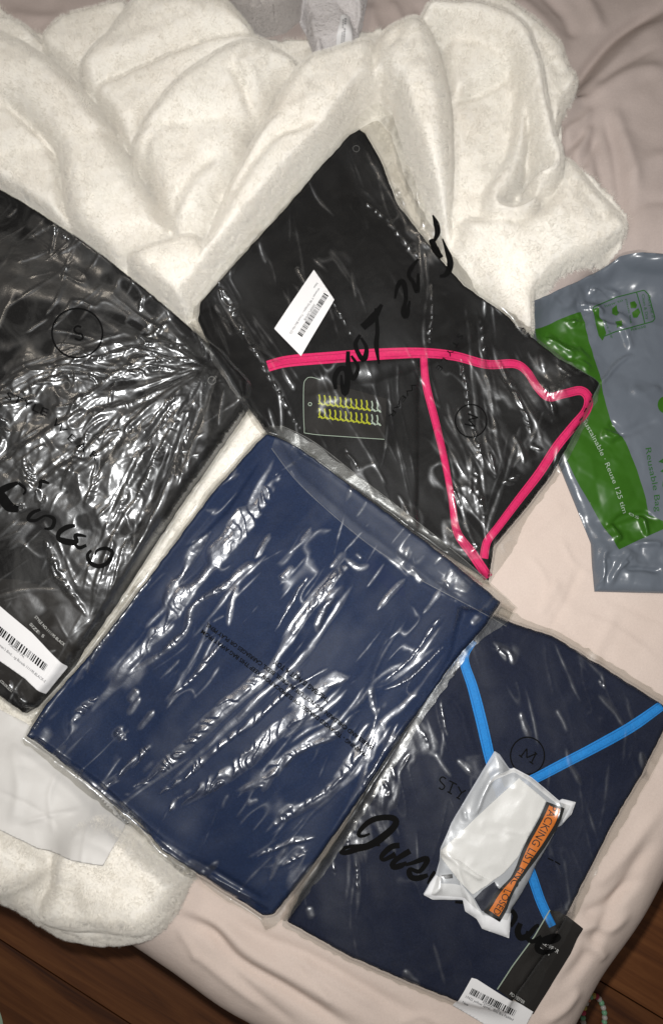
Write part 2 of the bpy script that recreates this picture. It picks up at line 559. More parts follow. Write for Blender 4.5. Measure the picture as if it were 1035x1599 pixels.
def ribbon(name, px, wid, H, m, parent=None, dz=0.0008, crown=0.0, smooth=True, step=2.5, nacross=5, merge=None):
    """band along a photo line with width(s) in photo px, lying on H; a list of lines gives one mesh"""
    lines = px if isinstance(px[0][0], (list, tuple, np.ndarray)) else [px]
    wids = wid if isinstance(wid, list) and isinstance(wid[0], (list, tuple)) else [wid] * len(lines)
    V, F = [], []
    for ln, wd in zip(lines, wids):
        p = smooth_line(ln) if smooth else np.asarray(ln, float)
        seg = np.linalg.norm(np.diff(p, axis=0), axis=1)
        s = np.concatenate([[0], np.cumsum(seg)])
        n = max(3, int(s[-1] / step) + 1)
        t = np.linspace(0, s[-1], n)
        q = np.column_stack([np.interp(t, s, p[:, 0]), np.interp(t, s, p[:, 1])])
        tg = np.gradient(q, axis=0)
        tg /= np.linalg.norm(tg, axis=1)[:, None] + 1e-9
        nm = np.column_stack([-tg[:, 1], tg[:, 0]])
        ww = np.interp(np.linspace(0, 1, n), np.linspace(0, 1, len(wd)), wd) if isinstance(wd, (list, tuple)) else np.full(n, float(wd))
        base = sum(len(v) for v in V)
        rows = []
        for k in range(nacross):
            a = -1 + 2 * k / (nacross - 1)
            w3 = on(H, q + nm * (ww * 0.5 * a)[:, None], dz)
            w3[:, 2] += crown * (1 - a ** 4)
            rows.append(w3)
        V.append(np.stack(rows, 1).reshape(-1, 3))
        i = np.arange(n - 1)[:, None] * nacross + np.arange(nacross - 1)[None] + base
        i = i.ravel()
        F.append(np.stack([i, i + nacross, i + nacross + 1, i + 1], 1))
    return build(name, np.concatenate(V), np.concatenate(F), m, parent)

def strokes_each(name, lines, wids, H, m, parent=None, dz=0.0008, smooth=True, crown=0.0):
    for i, ln in enumerate(lines):
        ribbon(name, [ln], [wids[i]] if isinstance(wids, list) else wids, H, m, parent, dz, smooth=smooth, crown=crown)

def patch(name, px, H, m, parent=None, dz=0.0008, step=0.0015, thick=None, smooth_outline=False):
    """flat shape traced on the photo, lying on H"""
    pts = smooth_line(px, True) if smooth_outline else np.asarray(px, float)
    poly = on(H, pts, dz)[:, :2]
    sk = (lambda v: v[:, 2] - thick) if thick else None
    return raster_mesh(name, poly, H, step, m, parent, dz, sk)

def text_mesh(txt, bold=0.0):
    cu = bpy.data.curves.new('t', 'FONT')
    cu.body = txt
    cu.size = 1.0
    cu.resolution_u = 3
    cu.offset = bold
    o = bpy.data.objects.new('t', cu)
    C.objects.link(o)
    dg = bpy.context.evaluated_depsgraph_get()
    dg.update()
    me = o.evaluated_get(dg).to_mesh()
    V = np.array([v.co[:2] for v in me.vertices]).reshape(-1, 2)
    F = [list(p.vertices) for p in me.polygons]
    o.evaluated_get(dg).to_mesh_clear()
    bpy.data.objects.remove(o)
    bpy.data.curves.remove(cu)
    return V, F

def lettering(name, items, H, m, parent, dz=0.001, bold=0.0):
    """items: (text, photo line it runs along, height px[, stretch to fill the line])"""
    VV, FF = [], []
    base = 0
    for txt, line, size in items:
        V, F = text_mesh(txt, bold)
        p = smooth_line(line) if len(line) > 2 else np.asarray(line, float)
        seg = np.linalg.norm(np.diff(p, axis=0), axis=1)
        s = np.concatenate([[0], np.cumsum(seg)])
        wtot = V[:, 0].max() - V[:, 0].min()
        u = (V[:, 0] - V[:, 0].min()) / wtot * s[-1]
        x, y = np.interp(u, s, p[:, 0]), np.interp(u, s, p[:, 1])
        tg = np.gradient(p, axis=0)
        tx, ty = np.interp(u, s, tg[:, 0]), np.interp(u, s, tg[:, 1])
        L = np.hypot(tx, ty)
        tx, ty = tx / L, ty / L
        v = V[:, 1] * size / 0.70
        VV.append(on(H, np.column_stack([x + ty * v, y - tx * v]), dz))
        FF += [[i + base for i in f] for f in F]
        base += len(V)
    o = build(name, np.concatenate(VV), FF, m, parent, smooth=False)
    o['kind'] = 'stuff'                   # small print
    return o

def barcode(name, a, b, hgt, H, m, parent, dz, seed=1):
    """bars between photo points a and b; hgt = photo vector along each bar"""
    r = random.Random(seed)
    a, b, hgt = map(np.array, (a, b, hgt))
    V, F = [], []
    t = 0.0
    while t < 1:
        wd = r.choice([0.008, 0.008, 0.014, 0.02, 0.028])
        p0, p1 = a + (b - a) * t, a + (b - a) * min(1, t + wd)
        q = on(H, np.array([p0, p1, p1 + hgt, p0 + hgt]), dz)
        F.append([len(V) + i for i in range(4)])
        V += list(q)
        t += wd + r.choice([0.008, 0.012, 0.016, 0.024])
    return build(name, V, F, m, parent, smooth=False)

def ring_line(cx, cy, rx, ry, n=40):
    t = np.linspace(0, 2 * math.pi, n)
    return np.column_stack([cx + rx * np.cos(t), cy + ry * np.sin(t)]).tolist()

# ------------------------------------------------------------------ floor
FZ = -0.47
floor_root = bpy.data.objects.new('floor', None)
C.objects.link(floor_root)
floor_root['kind'] = 'structure'
floor_root.location = (0, 0, FZ)
la, lb = unproj([(0, 1467), (188, 1589)], FZ)
ang = math.atan2(lb[1] - la[1], lb[0] - la[0])
PWD, PLN = 0.19, 1.25
bv = 0.0006
def plank_mesh(L, Wd):
    x0, x1, y0, y1 = 0.0008, L - 0.0008, 0.0008, Wd - 0.0008
    v = [(x0, y0, -bv), (x1, y0, -bv), (x1, y1, -bv), (x0, y1, -bv),
         (x0 + bv, y0 + bv, 0), (x1 - bv, y0 + bv, 0), (x1 - bv, y1 - bv, 0), (x0 + bv, y1 - bv, 0),
         (x0, y0, -0.01), (x1, y0, -0.01), (x1, y1, -0.01), (x0, y1, -0.01)]
    f = [(4, 5, 6, 7), (0, 1, 5, 4), (1, 2, 6, 5), (2, 3, 7, 6), (3, 0, 4, 7), (8, 9, 1, 0), (9, 10, 2, 1), (10, 11, 3, 2), (11, 8, 0, 3)]
    me = bpy.data.meshes.new('plank')
    me.from_pydata(v, [], f)
    me.materials.append(M['wood'])
    return me
pm = plank_mesh(PLN, PWD)
dirx, diry = np.array([math.cos(ang), math.sin(ang)]), np.array([-math.sin(ang), math.cos(ang)])
for r in range(-12, 18):
    for c in range(-4, 4):
        org = la + diry * (r * PWD) + dirx * (c * PLN + (r * 0.437 % 1) * PLN - 0.35)
        o = bpy.data.objects.new('plank', pm)
        C.objects.link(o)
        o.parent = floor_root
        o.location = (org[0], org[1], 0)
        o.rotation_euler = (0, 0, ang)
build('subfloor', [(-3, -3, FZ - 0.011), (3, -3, FZ - 0.011), (3, 3, FZ - 0.011), (-3, 3, FZ - 0.011)], [(0, 1, 2, 3)], M['jet'], floor_root)

# ------------------------------------------------------------------ bed
EDGE_Z = -0.05
e1 = unproj([(215, 1481), (401, 1599)], EDGE_Z)
e2 = unproj([(1025, 1380), (899, 1598)], EDGE_Z)
d1 = (e1[0] - e1[1]) / np.linalg.norm(e1[0] - e1[1])
d2 = (e2[0] - e2[1]) / np.linalg.norm(e2[0] - e2[1])
A_ = np.array([d1, -d2]).T
tt = np.linalg.solve(A_, e2[0] - e1[0])
corner = e1[0] + d1 * tt[0]
bed_poly = np.array([corner + d1 * 0.06, corner + (d1 + d2) * 0.018, corner + d2 * 0.06, corner + d2 * 1.35, corner + d2 * 1.35 + d1 * 1.25, corner + d1 * 1.25])
R = 0.06
dE, _ = seg_dist(GX, GY, bed_poly, True)
dE = np.where(inside(GX, GY, bed_poly), dE, -dE)
dEn = dE + 0.006 * vnoise(GX, GY, 0.09, 11)
tq = np.clip((R - dEn) / R, 0, 1)
HB = -(1 - np.sqrt(np.clip(1 - tq * tq, 0, 1))) * R
HB = HB + 0.0022 * vnoise(GX, GY, 0.11, 21) + 0.0012 * vnoise(GX, GY, 0.05, 22)
rx_, ry_ = rot(GX, GY, 62)
HB += 0.0009 * vnoise(rx_ * 0.25, ry_, 0.014, 23) * np.clip((0.12 - dE) / 0.1, 0.12, 1)
for pts, wd, h in [
    ([(262, 1418), (330, 1447), (372, 1492), (440, 1532), (505, 1572), (570, 1612)], 5, -7),
    ([(268, 1405), (345, 1437), (390, 1478), (455, 1515), (520, 1552), (600, 1600)], 7, 6),
    ([(340, 1425), (420, 1462), (500, 1496), (590, 1550), (680, 1596)], 6, -4),
    ([(430, 1470), (520, 1522), (600, 1568)], 4, 3),
    ([(300, 1480), (360, 1530), (420, 1575)], 4, 2.5), ([(330, 1470), (400, 1545), (470, 1600)], 4, -2.5),
    ([(885, 1450), (915, 1440), (950, 1445), (985, 1420)], 5, 4), ([(900, 1425), (945, 1405), (1000, 1360)], 5, -4),
    ([(905, 1470), (930, 1480), (945, 1500)], 5, 4), ([(860, 1540), (900, 1500), (940, 1430), (985, 1350), (1020, 1300)], 6, -5),
    ([(920, 1380), (960, 1340), (1030, 1250)], 6, 3), ([(840, 1590), (880, 1570), (905, 1540)], 5, 4),
    ([(870, 905), (850, 940), (840, 960)], 5, 1.6), ([(905, 880), (880, 940), (850, 990)], 4, -1.4), ([(960, 950), (930, 1010), (925, 1050)], 6, 1.5),
    ([(850, 900), (890, 960), (1000, 1020)], 8, 1.6), ([(800, 850), (850, 815), (880, 790)], 6, 1.4), ([(820, 870), (845, 900), (850, 940)], 3, 1.2), ([(900, 960), (960, 985), (1030, 1040)], 3.5, 1.3), ([(930, 930), (1000, 960), (1040, 975)], 3, -1.2), ([(870, 840), (890, 880), (925, 905)], 3, 1.2), ([(860, 960), (900, 1000), (960, 1030)], 3, -1.1), ([(1000, 1180), (1020, 1200), (1040, 1210)], 3, 1.3), ([(280, 1440), (300, 1475), (310, 1500)], 3, 2), ([(620, 1590), (660, 1580), (700, 1600)], 3, 2), ([(470, 1480), (490, 1520), (520, 1560)], 3.5, 1.6)]:
    stroke(HB, pts, wd, h, z=-0.01)

bed = thing('bed', 'bed with a wrinkled pale pink fitted sheet, under everything, above the wood floor', 'bed', (float(corner[0] + d1[0] * .6 + d2[0] * .6), float(corner[1] + d1[1] * .6 + d2[1] * .6), FZ))
raster_mesh('fitted_sheet', bed_poly, HB, 0.0026, M['sheet'], bed, skirt=-0.24)
inner = bed_poly.mean(0) + (bed_poly - bed_poly.mean(0)) * 0.97
mv = np.concatenate([np.column_stack([inner, np.full(6, -0.23)]), np.column_stack([inner, np.full(6, FZ + 0.08)])])
build('bed_base', mv, [[0, 1, 2, 3, 4, 5], [11, 10, 9, 8, 7, 6]] + [[i, 6 + i, 6 + (i + 1) % 6, (i + 1) % 6] for i in range(6)], M['duvet'], bed, smooth=False)
for px_, py_ in ((0, 1), (1, 0), (2, 3), (3, 4)):
    q = inner[[0, 2, 3, 5]][px_] * 0.94 + inner.mean(0) * 0.06
    s_ = 0.025
    v = [(q[0] + a * s_, q[1] + b * s_, z) for z in (FZ, FZ + 0.081) for a, b in ((-1, -1), (1, -1), (1, 1), (-1, 1))]
    build('bed_leg', v, [(3, 2, 1, 0), (4, 5, 6, 7), (0, 1, 5, 4), (1, 2, 6, 5), (2, 3, 7, 6), (3, 0, 4, 7)], M['wood'], bed, smooth=False)

TOP = HB.copy()                          # running top surface of everything laid so far
TOP = np.maximum(TOP, -0.055)

def lobes(regions, below, sm=0.0):
    """a soft folded body made of overlapping pillowed folds; returns heights (nan-free, below where none)"""
    H = np.full(below.shape, -1.0)
    for pts, base, T, r in regions:
        z = (base + 0.6 * T) / 1000
        pl = unproj(smooth_line(pts, True, 4), z)
        s, d = sdf(pl, 0.003)
        rr = r * 0.00062
        h = base / 1000 + (T / 1000) * dome(d, rr) + 0.05 * np.clip(d, 0, rr * 2)
        H[s] = np.where(d > 0, np.maximum(H[s], below[s] * 0.5 + h), H[s])
    return H

def chain(pts, wpx, n=5):
    """outline of a tube along a line, tapering with the widths"""
    p = smooth_line(pts, n=n)
    tg = np.gradient(p, axis=0)
    tg /= np.linalg.norm(tg, axis=1)[:, None]
    nm = np.column_stack([-tg[:, 1], tg[:, 0]])
    ww = np.interp(np.linspace(0, 1, len(p)), np.linspace(0, 1, len(wpx)), wpx)[:, None] * 0.5
    return np.concatenate([p + nm * ww, (p - nm * ww)[::-1]])[::3].tolist()

# ------------------------------------------------------------------ duvet
dv_out = [(-120, -120), (400, -130), (1200, -140), (1260, 120), (1240, 420), (1100, 440), (960, 410), (830, 480), (650, 330), (480, 240), (250, 250), (60, 260), (-120, 270)]
HD = lobes([(dv_out, 4, 20, 60),
            ([(1260, -90), (1120, -40), (1040, 6), (960, 56), (908, 118), (886, 165), (900, 250), (928, 330), (962, 405), (1100, 430), (1260, 410)], 12, 34, 75),
            ([(560, -60), (600, -20), (628, 20), (640, 48), (655, 60), (720, 40), (760, -10), (760, -80)], 8, 20, 30),
            ([(868, 165), (900, 148), (928, 158), (938, 190), (930, 240), (938, 290), (950, 330), (915, 300), (890, 260), (872, 220)], 26, 16, 14)], TOP)
for pts, wd, h in [
    ([(1045, 2), (965, 50), (912, 110), (884, 160)], 5, -9), ([(1035, 40), (985, 75), (930, 130), (900, 150)], 9, 5),
    ([(1035, 130), (990, 130), (940, 150), (900, 175)], 8, 5), ([(1020, 90), (960, 120), (920, 150)], 4, -3),
    ([(935, 185), (952, 250), (962, 320), (972, 380)], 5, -6), ([(948, 180), (968, 250), (985, 330)], 7, 4),
    ([(905, 215), (890, 235), (874, 245)], 3, -5), ([(918, 205), (905, 235), (885, 262)], 3, 4), ([(925, 225), (912, 255), (900, 275)], 3, -5),
    ([(870, 230), (880, 215), (905, 200), (920, 180)], 3, 4),
    ([(790, -10), (830, 20), (870, 60), (880, 100)], 9, 5), ([(840, -20), (880, 20), (900, 60)], 7, -5), ([(900, -20), (925, 15), (935, 50)], 8, 5),
    ([(700, -10), (715, 20), (735, 40)], 6, 4), ([(655, 0), (660, 25), (680, 50)], 4, -4), ([(610, -5), (625, 25), (640, 45)], 4, 4),
    ([(575, 0), (585, 35), (600, 60)], 6, 4), ([(1040, 260), (1000, 270), (965, 300)], 8, 3), ([(1040, 330), (1000, 330), (970, 350)], 5, -2.5),
    ([(0, 15), (80, 30), (200, 15)], 8, 3), ([(40, 45), (120, 20), (220, 0)], 5, -2)]:
    stroke(HD, pts, wd, h, z=0.03)
HD = np.where(HD > -0.5, blur(np.maximum(HD, TOP), 0.002) + 0.0016 * vnoise(GX, GY, 0.05, 31) + 0.0007 * vnoise(GX, GY, 0.018, 32), HD)
dpl = unproj(smooth_line(dv_out, True), 0.012)
dv = raster_mesh('duvet', dpl, np.maximum(HD, TOP + 0.002), 0.0022, M['duvet'], None, skirt=lambda v: np.maximum(sample(TOP, v) + 0.001, -0.05))
dv['label'] = 'dusty mauve duvet with deep folds, behind the white fleece blanket'
dv['category'] = 'duvet'
TOP = np.maximum(TOP, HD)

# ------------------------------------------------------------------ package outlines (photo points)
LEFT_BAG = [(-90, 240), (0, 292), (60, 328), (150, 392), (215, 440), (272, 482), (300, 505), (352, 555), (402, 612), (404, 628), (372, 676), (330, 735), (285, 800), (240, 868), (196, 940), (150, 1005), (100, 1070), (62, 1118), (38, 1132), (0, 1105), (-90, 1040)]
LEFT_GAR = [(-90, 258), (0, 306), (60, 342), (150, 402), (230, 462), (290, 510), (345, 560), (392, 612), (390, 632), (358, 678), (315, 740), (272, 800), (228, 868), (185, 935), (140, 1000), (92, 1062), (56, 1104), (38, 1114), (0, 1086), (-90, 1020)]
PINK_GAR = [(560, 200), (572, 208), (596, 252), (622, 318), (655, 362), (690, 405), (725, 444), (790, 490), (868, 556), (936, 598), (912, 650), (862, 740), (816, 800), (772, 852), (764, 906), (742, 892), (650, 836), (560, 778), (470, 722), (420, 680), (372, 612), (330, 545), (308, 497), (312, 470), (430, 340), (500, 258), (546, 208)]
PINK_BAG = [(592, 157), (612, 178), (634, 250), (668, 330), (700, 380), (742, 440), (765, 462), (830, 512), (880, 556), (941, 600), (920, 655), (872, 744), (824, 808), (800, 862), (764, 912), (740, 903), (645, 846), (555, 788), (462, 732), (408, 676), (385, 640), (340, 575), (300, 510), (288, 494), (300, 470), (360, 400), (450, 298), (530, 215), (560, 178)]
NAVY2_GAR = [(712, 950), (770, 958), (806, 974), (862, 992), (950, 1046), (1035, 1100), (1052, 1112), (1010, 1195), (950, 1300), (895, 1410), (850, 1490), (806, 1552), (790, 1582), (720, 1568), (640, 1536), (540, 1492), (448, 1440), (470, 1395), (540, 1290), (620, 1150), (690, 1030)]
NAVY2_BAG = [(705, 935), (780, 945), (815, 964), (870, 985), (955, 1035), (1045, 1092), (1068, 1108), (1030, 1190), (985, 1270), (935, 1355), (905, 1425), (868, 1490), (838, 1548), (812, 1592), (720, 1578), (640, 1546), (536, 1500), (440, 1447), (462, 1392), (530, 1285), (612, 1145), (684, 1022)]
NAVY1_GAR = [(432, 680), (470, 700), (540, 752), (620, 812), (700, 872), (782, 940), (760, 975), (712, 1030), (640, 1130), (560, 1250), (490, 1350), (428, 1428), (410, 1432), (340, 1388), (250, 1330), (215, 1290), (140, 1230), (80, 1180), (40, 1150), (70, 1100), (140, 1020), (240, 890), (330, 770), (400, 690), (416, 676)]
NAVY1_BAG = [(440, 664), (490, 690), (560, 744), (640, 806), (720, 870), (808, 948), (796, 968), (770, 986), (738, 1010), (660, 1125), (578, 1258), (510, 1360), (446, 1440), (414, 1456), (405, 1438), (335, 1398), (245, 1338), (205, 1296), (130, 1238), (72, 1188), (32, 1158), (42, 1135), (65, 1092), (135, 1010), (232, 882), (322, 760), (396, 682), (420, 664)]
MAILER = [(978, 384), (1010, 384), (1080, 392), (1200, 420), (1200, 900), (1080, 926), (1000, 924), (934, 922), (930, 880), (928, 846), (905, 790), (872, 710), (850, 640), (836, 560), (828, 505), (828, 472), (880, 440), (930, 412)]

# ------------------------------------------------------------------ white fleece blanket
cover = np.zeros(TOP.shape, bool)
cap = np.full(TOP.shape, 1.0)
for pl, zc, cz in ((LEFT_BAG, 0.03, 0.012), (PINK_BAG, 0.04, 0.024), (NAVY1_BAG, 0.03, 0.010), (NAVY2_BAG, 0.02, 0.004), (MAILER, 0.02, 0.010)):
    s, d = sdf(unproj(pl, zc), 0.02)
    cap[s] = np.minimum(cap[s], np.where(d > -0.004, cz + np.clip(0.006 - d, 0, 0.01) * 2.2, 1.0))
    cover[s] |= d > 0.022
BL = [
    ([(-110, 50), (60, 70), (150, 60), (250, 15), (400, 80), (560, 70), (640, 60), (720, 50), (860, 150), (868, 260), (940, 330), (962, 380), (880, 430), (820, 500), (640, 600), (470, 640), (432, 700), (330, 840), (250, 900), (130, 1100), (150, 1250), (60, 1300), (-110, 1300)], 0, 13, 40),
    ([(-110, 1180), (60, 1160), (195, 1285), (293, 1350), (288, 1395), (264, 1440), (226, 1474), (170, 1488), (100, 1490), (58, 1476), (0, 1438), (-110, 1380)], 2, 24, 40),
    ([(-110, 1260), (0, 1290), (70, 1325), (84, 1345), (74, 1374), (40, 1394), (0, 1408), (-110, 1420)], 10, 34, 34),
    ([(84, 1330), (120, 1270), (190, 1280), (250, 1322), (292, 1353), (286, 1396), (262, 1438), (232, 1462), (190, 1465), (160, 1462), (100, 1461), (66, 1452), (50, 1434), (62, 1405), (76, 1376)], 6, 40, 40),
    ([(-110, 55), (-20, 60), (30, 72), (75, 96), (125, 136), (165, 186), (200, 236), (230, 290), (255, 335), (272, 372), (210, 392), (185, 402), (158, 398), (132, 380), (102, 335), (94, 290), (84, 240), (45, 200), (0, 172), (-110, 140)], 16, 40, 48),
    ([(-110, 120), (0, 160), (50, 195), (92, 240), (104, 300), (112, 350), (150, 394), (60, 332), (0, 294), (-110, 240)], 16, 24, 26),
    ([(-110, 30), (0, 46), (40, 52), (72, 78), (60, 100), (0, 104), (-110, 100)], 14, 30, 18),
    ([(74, 98), (84, 70), (115, 45), (170, 32), (212, 28), (210, 80), (160, 120), (130, 134)], 8, 32, 22),
    ([(126, 132), (150, 95), (190, 45), (228, 0), (250, -60), (320, -60), (342, 0), (368, 25), (405, 80), (330, 92), (270, 112), (200, 142), (156, 164)], 14, 42, 40),
    ([(155, 162), (200, 138), (270, 108), (330, 85), (400, 78), (440, 95), (470, 118), (430, 116), (380, 112), (320, 134), (270, 172), (235, 205), (208, 240), (180, 200)], 18, 30, 24),
    ([(200, 232), (235, 188), (290, 130), (340, 98), (395, 84), (440, 96), (474, 118), (442, 150), (415, 188), (398, 212), (370, 284), (332, 352), (300, 372), (270, 370), (246, 322), (226, 276)], 20, 42, 46),
    ([(318, 372), (350, 300), (400, 210), (420, 180), (470, 112), (520, 92), (578, 80), (594, 110), (584, 170), (556, 200), (500, 262), (400, 370), (330, 440), (306, 450), (300, 400)], 20, 44, 44),
    ([(195, 404), (230, 386), (275, 371), (308, 368), (324, 384), (334, 415), (320, 450), (300, 470), (275, 482), (240, 450)], 26, 32, 26),
    ([(690, 70), (780, 85), (812, 110), (830, 200), (812, 300), (780, 345), (810, 460), (760, 460), (700, 400), (680, 200)], 18, 16, 20),
    ([(694, 72), (770, 78), (802, 100), (808, 122), (750, 150), (700, 172)], 22, 24, 26),
    ([(576, 112), (582, 76), (610, 56), (650, 40), (668, 58), (690, 105), (703, 170), (708, 250), (706, 330), (706, 395), (680, 385), (640, 300), (600, 200), (574, 162)], 24, 46, 50),
    ([(712, 52), (735, 26), (752, 8), (776, 20), (800, 38), (835, 65), (868, 95), (880, 125), (893, 152), (880, 176), (870, 196), (862, 226), (848, 234), (830, 150), (800, 80), (760, 62)], 16, 34, 16),
    ([(862, 250), (886, 262), (910, 290), (936, 320), (962, 350), (973, 376), (964, 394), (905, 410), (850, 450), (832, 520), (780, 480), (735, 430), (708, 395), (712, 350), (760, 352), (822, 346), (850, 312)], 10, 34, 40),
    (chain([(652, 50), (700, 46), (755, 56), (800, 84), (822, 132), (834, 190), (846, 240), (856, 275), (846, 296), (820, 298)], [22, 34, 40, 40, 38, 34, 36, 34, 30, 20]), 26, 42, 22),
    (chain([(806, 130), (808, 200), (800, 262), (780, 302), (764, 326), (772, 348), (808, 346), (838, 318)], [10, 18, 28, 34, 30, 26, 26, 14]), 24, 30, 16),
    (chain([(735, 420), (790, 392), (840, 368), (890, 330), (925, 322)], [14, 34, 40, 36, 16]), 24, 24, 20),
    (chain([(830, 450), (862, 412), (910, 392), (966, 388)], [20, 34, 34, 16]), 18, 26, 18),
]
HF = lobes([(p_, b_, T_ * 1.3, r_ * 0.85) for p_, b_, T_, r_ in BL], TOP)
for pts, wd, h in [
    ([(366, 146), (386, 176), (396, 206)], 4, -8), ([(380, 140), (402, 165), (410, 190)], 6, 5), ([(236, 290), (236, 255), (252, 232)], 5, -4),
    ([(272, 362), (305, 305), (350, 262)], 6, -4), ([(290, 370), (330, 310), (368, 268)], 7, 4),
    ([(516, 204), (475, 228), (436, 240), (402, 276), (372, 322), (328, 395)], 4.5, -7), ([(520, 186), (470, 208), (428, 222), (392, 262), (352, 335)], 6, 4),
    ([(700, 168), (760, 148), (803, 124)], 3.5, -6), ([(0, 172), (45, 200), (84, 240), (93, 290), (98, 332)], 3.5, -6),
    ([(60, 110), (100, 150), (150, 220), (190, 300)], 12, 4), ([(664, 62), (690, 110), (702, 180), (706, 260), (702, 350)], 3.5, -6),
    ([(600, 130), (630, 90), (658, 60)], 5, -5), ([(240, 60), (290, 50), (330, 70)], 10, 4), ([(270, 30), (320, 25), (350, 45)], 6, -3),
    ([(170, 90), (200, 70), (225, 40)], 5, -3), ([(640, 150), (660, 200), (668, 300)], 12, 4), ([(120, 1340), (170, 1400), (230, 1420)], 12, 3),
    ([(210, 1330), (225, 1370), (215, 1410)], 9, -3), ([(84, 1340), (78, 1376), (52, 1430), (64, 1456), (120, 1463), (184, 1458)], 3.5, -6),
    ([(745, 260), (760, 330), (790, 400)], 10, 3), ([(868, 150), (850, 130), (830, 90)], 4, -3), ([(880, 300), (910, 330), (930, 370)], 8, -3)]:
    stroke(HF, pts, wd, h, z=0.045)
msk = HF > -0.5
HF = np.where(msk, HF, TOP)
HF = blur(HF, 0.0014)
HF += 0.0022 * vnoise(GX, GY, 0.045, 41) + 0.0014 * vnoise(GX, GY, 0.02, 42) + 0.0006 * vnoise(*rot(GX, GY * 0.6, 35), 0.010, 43) + 0.0003 * vnoise(*rot(GX, GY * 0.55, -30), 0.0045, 44)
HF = np.minimum(HF, np.maximum(cap, TOP + 0.001))
HF = blur(HF, 0.0012)
HF = np.maximum(HF, TOP + 0.0006)
# outline: everything the folds cover, traced as a mask on the raster
mk = msk.copy()
def keep_blanket(x, y):
    fx = np.clip(((x - X0) / G).round().astype(int), 0, NX - 1)
    fy = np.clip(((y - Y0) / G).round().astype(int), 0, NY - 1)
    return mk[fy, fx] & (x > X0) & (x < X1)
bpoly = np.array([(-0.5, -0.5), (0.45, -0.5), (0.45, 0.70), (-0.5, 0.70)])
bl = raster_mesh('fleece_blanket', bpoly, HF, 0.0024, M['fleece'], None, keep=keep_blanket, skirt=lambda v: np.maximum(np.minimum(sample(TOP, v) + 0.0005, v[:, 2]), -0.10))
bl['label'] = 'cream white fluffy fleece blanket bunched in thick folds beneath the clothing bags'
bl['category'] = 'blanket'

def fur(o, count, kids, length, rad, seed, dens=None):
    if dens is not None:
        vg = o.vertex_groups.new(name='pile')
        co = np.empty(len(o.data.vertices) * 3, np.float32)
        o.data.vertices.foreach_get('co', co)
        co = co.reshape(-1, 3)
        k = dens(co)
        vg.add([int(i) for i in np.nonzero(k)[0]], 1.0, 'REPLACE')
    md = o.modifiers.new('pile', 'PARTICLE_SYSTEM')
    ps = md.particle_system
    ps.seed = seed
    st = ps.settings
    st.type = 'HAIR'
    st.count = count
    st.emit_from = 'FACE'
    st.use_emit_random = True
    st.distribution = 'RAND'
    st.hair_length = length
    st.hair_step = 3
    st.child_type = 'SIMPLE'
    st.rendered_child_count = kids
    st.child_percent = 1
    st.child_radius = 0.0045
    st.clump_factor = 0.25
    st.roughness_1 = 0.0008
    st.roughness_1_size = 0.02
    st.roughness_2 = 0.0012
    st.roughness_2_size = 0.5
    st.roughness_endpoint = 0.0015
    st.render_step = 2
    st.display_step = 2
    st.root_radius = 1.0
    st.tip_radius = 0.25
    st.radius_scale = rad
    if dens is not None:
        ps.vertex_group_density = 'pile'
    return ps

def near_cover(co):
    fx = np.clip(((co[:, 0] - X0) / G).astype(int), 0, NX - 1)
    fy = np.clip(((co[:, 1] - Y0) / G).astype(int), 0, NY - 1)
    return ~cover[fy, fx]
fur(bl, 60000, 10, 0.0034, 0.00014, 1, near_cover)
TOP = np.where(msk, np.maximum(TOP, HF + 0.0030), TOP)

# ------------------------------------------------------------------ small soft things at the top edge
def soft(name, label, cat, regions, m, outline, skz=0.002, strokes=(), pile=None):
    global TOP
    H = lobes(regions, TOP)
    for p, wd, h in strokes:
        stroke(H, p, wd, h, z=0.05)
    k = H > -0.5
    H = np.where(k, blur(np.where(k, H, TOP), 0.0015) + 0.0009 * vnoise(GX, GY, 0.012, 77), TOP)
    pl = unproj(smooth_line(outline, True), 0.04)
    o = raster_mesh(name, pl, np.maximum(H, TOP + 0.001), 0.0018, m, None, skirt=lambda v: np.minimum(sample(TOP, v) + 0.0005, v[:, 2]))
    o['label'] = label
    o['category'] = cat
    if pile:
        fur(o, *pile)
    s, d = sdf(pl, 0.0)
    TOP[s] = np.where(d > 0, np.maximum(TOP[s], H[s]), TOP[s])
    return o, H

pl_out = [(338, -60), (346, 2), (366, 26), (392, 42), (424, 44), (452, 30), (472, 4), (478, -60)]
plush, HP = soft('plush_roll', 'grey fluffy plush roll at the top edge, left of the white towelling cloth', 'plush', [(pl_out, 20, 52, 52)], M['grey_fleece'], pl_out, strokes=[([(352, 10), (385, 38), (425, 42), (462, 16)], 3, -6)], pile=(9000, 8, 0.003, 0.0002, 3))
tw_out = [(478, -60), (470, 0), (466, 18), (478, 45), (488, 75), (496, 102), (525, 96), (556, 90), (558, 50), (566, 25), (570, -60)]
tw, HT = soft('towelling_cloth', 'white towelling cloth with a sewn care label, at the top edge', 'cloth',
              [(tw_out, 12, 26, 16), ([(512, -60), (530, 10), (548, 24), (556, 40), (558, 70), (568, 30), (574, -60)], 22, 26, 12), ([(480, 48), (490, 44), (500, 78), (506, 100), (494, 104)], 24, 18, 7)], M['towel'], tw_out,
              strokes=[([(520, 0), (540, 20), (550, 40), (556, 70)], 3, -5)], pile=(2600, 6, 0.0012, 0.00018, 5))
patch('care_label', [(533, 22), (545, 24), (551, 45), (549, 66), (536, 71), (524, 76)], HT, M['white_label'], tw, dz=0.0035, thick=0.0008)
lettering('care_text', [('XXXXXX XXX'.replace('X', 'l'), [(538, 66), (541, 28)], 3), ('lllll llll', [(534, 68), (537, 30)], 2)], HT, M['grey_ink'], tw, dz=0.0042)

